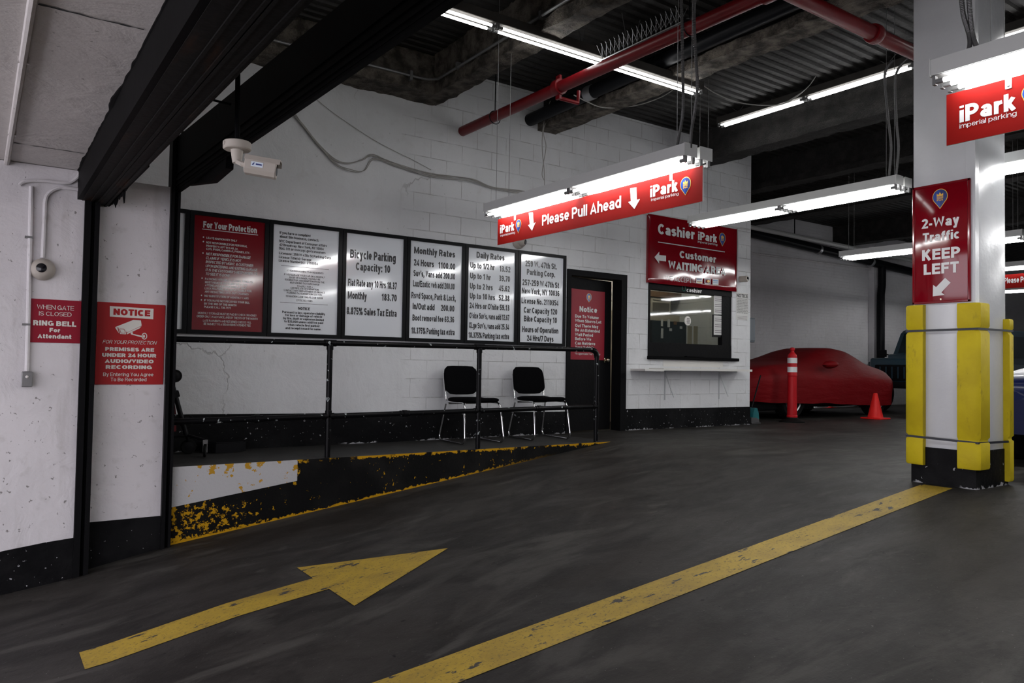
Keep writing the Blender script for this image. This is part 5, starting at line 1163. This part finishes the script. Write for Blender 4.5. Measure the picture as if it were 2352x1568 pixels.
def carwheel(c, r, side, par):
    w = .21; ax = Vector((0, side, 0)); c = Vector(c)
    mb = MB(); mb.lathe(c, ax, [(-w, .5*r), (-w, .9*r), (-w*.85, r), (-w*.15, r), (0, .93*r), (.0, .70*r), (-.02, .66*r)], 28); o = obj('wheel', mb, M['rubber'], par, 40)
    mb = MB(); mb.lathe(c-ax*.03, ax, [(-.12, .62*r), (.02, .68*r), (.028, .66*r), (.02, .60*r), (-.06, .58*r), (-.06, 0)], 24); mb.lathe(c, ax, [(-.05, .16*r), (.004, .14*r), (.006, 0)], 14)
    for k in range(5):
        a = 2*math.pi*k/5+.3; d = Vector((math.cos(a), 0, math.sin(a))); mb.obox(c-ax*.025+d*r*.36, d*r*.28, d.cross(ax)*r*.06, ax*.014)
    obj('rim', mb, M['galv'], o, 40); return o
t = thing('covered_car', (12.6, 8.76, 0), 'low car under a fitted red cover parked beyond the cashier wall', 'car')
rows = [(10.2, .34, .52, .60, .56, .60, .46), (10.32, .32, .62, .76, .74, .78, .62), (10.65, .30, .72, .88, .86, .90, .70), (11.2, .28, .76, .94, .90, .93, .70), (11.75, .27, .76, .985, .91, .94, .62), (12.2, .26, .75, 1.08, .91, .94, .56), (12.65, .25, .73, 1.215, .91, .94, .52), (13.0, .23, .72, 1.268, .90, .93, .51), (13.35, .21, .72, 1.245, .90, .93, .53), (13.72, .20, .71, 1.12, .90, .93, .57), (14.05, .195, .70, .975, .90, .92, .62), (14.4, .195, .68, .89, .87, .89, .66), (14.66, .20, .66, .83, .76, .79, .62), (14.86, .20, .58, .74, .64, .67, .54), (14.96, .22, .48, .60, .48, .52, .38)]
mb = carloft(rows, 8.76)
rnd = []
for x, y, z in mb.v:
    p = Vector((x, y, z)); s = .008+.012*max(0, 1-abs(z-.35)/.3); q = p+mnoise.noise_vector(Vector((x*2.2, y*2.2, z*6)))*s; rnd.append((q.x, q.y, max(q.z, .17)))
mb.v = rnd; obj('car_cover', mb, M['cover'], t, 60)
q = AY(1905, 838, 7.78); mb = MB(); secs = []
for k in range(9):
    a = math.pi*k/8; r_ = math.sin(a); secs.append([Vector((q.x-.19+.40*k/8, 7.80-.0-.16*r_**.6*max(0, math.cos(b_))*1.0, q.z+.02*k/8+.075*r_**.7*math.sin(b_))) for b_ in [2*math.pi*j/14 for j in range(15)]])
mb.loft(secs); obj('mirror_bulge', mb, M['cover'], t, 60)
mb = MB(); mb.bbox(10.45, 14.6, 8.02, 9.50, .15, .50, .05, 2); ub = obj('underbody', mb, M['plastic_black'], t)
mb = MB(); mb.bbox(11.9, 13.3, 7.86, 7.98, .17, .215, .012, 2); obj('sill_trim', mb, M['chrome'], t)
for x in (11.42, 14.05):
    carwheel((x, 7.93, .325), .325, -1, t); carwheel((x, 9.59, .325), .325, 1, t)
# upright off-roader facing the entrance
t = thing('off_road_car', (17.2, 8.12, 0), 'dark teal upright off-road car parked nose-on behind the covered red car', 'car')
JY0, JY1, JX = 7.20, 9.05, 15.4
mb = MB(); mb.bbox(JX+.12, JX+3.9, JY0+.06, JY1-.06, .55, 1.05, .04, 2); mb.bbox(JX+.02, JX+1.1, JY0+.16, JY1-.16, .62, 1.12, .05, 3); mb.bbox(JX+.05, JX+1.0, JY0, JY0+.30, .80, .98, .05, 3); mb.bbox(JX+.05, JX+1.0, JY1-.30, JY1, .80, .98, .05, 3); mb.bbox(JX+.9, JX+1.25, JY0+.06, JY1-.06, .6, 1.22, .05, 3); obj('body', mb, M['teal'], t)
mb = MB(); mb.bbox(JX-.02, JX+.06, JY0+.30, JY1-.30, .66, .98, .02, 2); gr = obj('grille', mb, M['plastic_black'], t)
mb = MB()
for k in range(9): y = lerp(JY0+.42, JY1-.42, k/8); mb.box(JX-.028, JX-.015, y-.012, y+.012, .70, .94)
obj('grille_bar', mb, M['teal'], gr)
for y in (JY0+.22, JY1-.22): mb = MB(); mb.lathe((JX+.06, y, .84), (-1, 0, 0), [(0, .09), (.03, .09), (.05, .075), (.06, .04), (.062, 0)], 20); obj('headlight', mb, M['galv'], t)
mb = MB(); mb.bbox(JX-.18, JX+.02, JY0+.02, JY1-.02, .50, .64, .03, 2); obj('bumper', mb, M['plastic_black'], t)
mb = MB(); secs = []                       # cabin
for x, z, w in ((JX+1.12, 1.20, .86), (JX+1.33, 1.70, .79), (JX+1.42, 1.765, .78), (JX+3.7, 1.78, .78), (JX+3.85, 1.70, .78), (JX+3.88, 1.0, .86)):
    secs.append([Vector((x, 8.125+w*1.0, 1.0)), Vector((x, 8.125+w, z-.02)), Vector((x, 8.125+w-.05, z)), Vector((x, 8.125-w+.05, z)), Vector((x, 8.125-w, z-.02)), Vector((x, 8.125-w, 1.0))])
mb.loft(secs); obj('cabin', mb, M['teal'], t, 20)
mb = MB(); A = Vector((JX+1.13, 8.125, 1.25)); B_ = Vector((JX+1.315, 8.125, 1.68)); n_ = Vector((-.43, 0, .19)).normalized()*.006
mb.poly([A+Vector((0, -.74, 0))+n_, A+Vector((0, .74, 0))+n_, B_+Vector((0, .70, 0))+n_, B_+Vector((0, -.70, 0))+n_]); obj('windshield', mb, M['glass_dark'], t, 0)
for s, y in ((-1, 8.125-.862), (1, 8.125+.862)):
    mb = MB(); mb.prism([(JX+1.5, y, 1.18), (JX+3.6, y, 1.18), (JX+3.6, 8.125+s*.80, 1.64), (JX+1.62, 8.125+s*.80, 1.64)], (0, s*.006, 0)); obj('side_window', mb, M['glass_dark'], t, 0)
for x in (JX+.62, JX+3.1):
    carwheel((x, JY0-.02, .37), .37, -1, t); carwheel((x, JY1+.02, .37), .37, 1, t)
mb = MB(); mb.tube([(JX+1.15, JY1-.05, 1.2), (JX+1.1, JY1+.12, 1.22)], .012); mb.bbox(JX+1.06, JX+1.12, JY1+.06, JY1+.24, 1.16, 1.32, .015, 2); mb.bbox(JX+1.06, JX+1.12, JY0-.24, JY0-.06, 1.16, 1.32, .015, 2); obj('mirror', mb, M['plastic_black'], t)
dup(t, (22.2, 8.75, 0), 'distant dark teal off-road car glimpsed right of the column')
# navy car at the right edge
t = thing('navy_car', (9.8, 2.5, 0), 'glossy navy blue car at the right edge behind the column', 'car')
rows = [(7.62, .30, (.50), .62, .66, .70, .50), (7.70, .24, .62, .77, .80, .82, .62), (7.95, .22, .70, .86, .88, .90, .70), (8.4, .22, .74, .92, .90, .92, .72), (8.9, .22, .80, .97, .90, .92, .74), (9.2, .22, .84, 1.02, .90, .92, .70), (9.7, .22, .86, 1.30, .90, .92, .58), (10.3, .22, .87, 1.42, .90, .92, .56), (11.0, .22, .88, 1.41, .90, .92, .55), (11.6, .22, .88, 1.28, .90, .92, .56), (12.0, .24, .86, 1.05, .88, .90, .66), (12.25, .28, .80, .95, .82, .84, .66), (12.33, .34, .6, .75, .7, .72, .5)]
obj('body', carloft(rows, 2.50), M['navy_car'], t, 60)
mb = MB(); mb.poly([(9.13, 2.5-.62, .985), (9.13, 2.5+.62, .985), (9.68, 2.5+.52, 1.31), (9.68, 2.5-.52, 1.31)]); obj('windshield', mb, M['glass_dark'], t, 0)
for s in (-1, 1):
    mb = MB(); mb.bbox(7.66, 7.92, 2.5+s*.66-.16, 2.5+s*.66+.16, .57, .69, .04, 3); obj('headlight', mb, M['galv'], t)
    for x in (8.5, 11.3): carwheel((x, 2.5+s*.93, .33), .33, s, t)
mb = MB(); mb.bbox(7.6, 7.66, 2.05, 2.95, .32, .50, .02, 2); obj('grille', mb, M['plastic_black'], t)

# ================================================================== POST, CONE, DUSTPAN, BOX
t = thing('delineator_post', (10.85, 7.5, 0), 'red plastic delineator post with two white bands in front of the covered car', 'post')
px, py = 10.80, 7.53
mb = MB(); mb.lathe((px, py, 0), (0, 0, 1), [(0, .20), (.012, .20), (.035, .15), (.05, .10), (.075, .095), (.08, .08)], 28); obj('base', mb, M['rubber'], t)
mb = MB(); mb.lathe((px, py, .075), (0, 0, 1), [(0, .085), (.03, .085), (.04, .078), (.16, .076), (.66, .070), (.67, .076), (.69, .076), (.70, .072), (.98, .072), (1.01, .066), (1.035, .045), (1.05, .03), (1.075, .028), (1.085, .036), (1.10, .040), (1.12, .036), (1.13, .02), (1.132, 0)], 24); obj('tube', mb, M['post_red'], t)
for z in (.845, .99):
    mb = MB(); mb.lathe((px, py, z-.04), (0, 0, 1), [(0, .074), (.0, .0765), (.085, .0765), (.085, .074)], 24); obj('reflective_band', mb, M['reflect'], t)
t = thing('traffic_cone', (13.0, 7.38, 0), 'small bright red traffic cone by the front wheel of the covered car', 'cone')
mb = MB(); mb.bbox(12.82, 13.18, 7.20, 7.56, .0, .028, .012, 2); obj('base', mb, M['cone_red'], t)
mb = MB(); mb.lathe((13.0, 7.38, .026), (0, 0, 1), [(0, .135), (.01, .128), (.20, .085), (.42, .034), (.43, .028), (.43, .02), (.38, .018), (.38, 0)], 24); obj('body', mb, M['cone_red'], t)
t = thing('dustpan', (9.78, 7.62, 0), 'teal long-handled dustpan leaning beside the cashier wall corner', 'dustpan')
a = AY(1747, 862, 7.58); b = AY(1727, 934, 7.58)
mb = MB(); mb.tube([a, b], .011, 8); obj('handle', mb, M['plastic_black'], t)
mb = MB(); c_ = AY(1729, 945, 7.58); mb.loft([[c_+Vector((x*w, y, z)) for x, y in ((-1, -.06), (1, -.06), (1, .06), (-1, .06), (-1, -.06))] for w, z in ((.08, -.12), (.065, -.02), (.03, .06))]); obj('hood', mb, M['teal_plastic'], t, 20)
mb = MB(); q = AZ(1735, 972, 0.0); mb.prism([(9.72, 7.48, .002), (9.94, 7.48, .002), (9.94, 7.66, .002), (9.72, 7.66, .002)], (0, 0, .02)); mb.loft([[Vector((9.82+x*w, 7.56+y*w*.7, z)) for x, y in ((-1, -1), (1, -1), (1, 1), (-1, 1), (-1, -1))] for w, z in ((.10, .02), (.09, .07), (.05, .10))]); obj('pan', mb, pm('grey_plastic', (.03, .03, .032), .5), t, 20)
t = thing('electrical_box', (9.70, 7.75, 1.27), 'narrow grey electrical box on the side of the cashier wall corner', 'box')
mb = MB(); mb.bbox(9.652, 9.86, 7.54, 7.70, 1.26, 1.64, .006, 1); obj('casing', mb, pm('slate_box_paint', (.07, .085, .10), .5), t)
mb = MB(); mb.bbox(9.66, 9.85, 7.530, 7.545, 1.28, 1.62, .004, 1); obj('cover', mb, pm('slate_cover_paint', (.09, .105, .12), .5), t)
# far wall services
t = thing('wall_conduit', (17.6, 10.27, 1.4), 'white conduit bending down the far brick wall behind the cars', 'conduit')
mb = MB(); mb.tube(smooth([AY(*q, 10.26) for q in ((1727, 581), (1830, 595), (1940, 610), (1990, 616), (2006, 622), (2012, 640), (2011, 720), (2010, 790), (2010, 830))], 4), .022, 8); obj('conduit', mb, M['wall_left'], t)
q = AY(2011, 772, 10.24); mb = MB(); mb.bbox(q.x-.06, q.x+.06, 10.2, 10.29, q.z-.07, q.z+.07, .01, 1); obj('junction_box', mb, M['galv_dull'], t)
t = thing('waste_pipe', (17.9, 10.1, .3), 'black waste pipe high on the far wall, dropping at the brick pier', 'pipe')
mb = MB(); mb.tube([AY(1700, 528, 10.05), AY(2045, 612, 10.05), AY(2110, 628, 10.05)], .10, 12); q = AY(2026, 612, 10.05); mb.tube([q, q+Vector((0, 0, -.45)), q+Vector((-.05, -.0, -.7)), q+Vector((-.05, 0, -3.0))], .09, 12); obj('pipe', mb, M['pvc'], t)
for u, v in ((1880, 572), (2000, 601)): q = AY(u, v, 10.05); mb = MB(); mb.lathe((q.x-.04, q.y, q.z), (1, 0, -.28), [(0, .105), (.01, .112), (.07, .112), (.08, .105)], 14); obj('band_clamp', mb, M['galv'], t)
t = thing('wall_pipe', (15, 10.0, 3.7), 'pale pipe under the ceiling along the far wall', 'pipe')
mb = MB(); mb.tube([AY(1700, 516, 9.8), AY(2095, 598, 9.8)], .05, 10); obj('pipe', mb, M['white_metal'], t)
mb = MB()
for u in (1825, 1960): q = AY(u, lerp(516, 598, (u-1700)/395), 9.8); mb.tube([q, (q.x, q.y, DECK)], .012, 6)
obj('hanger', mb, M['pvc'], t)
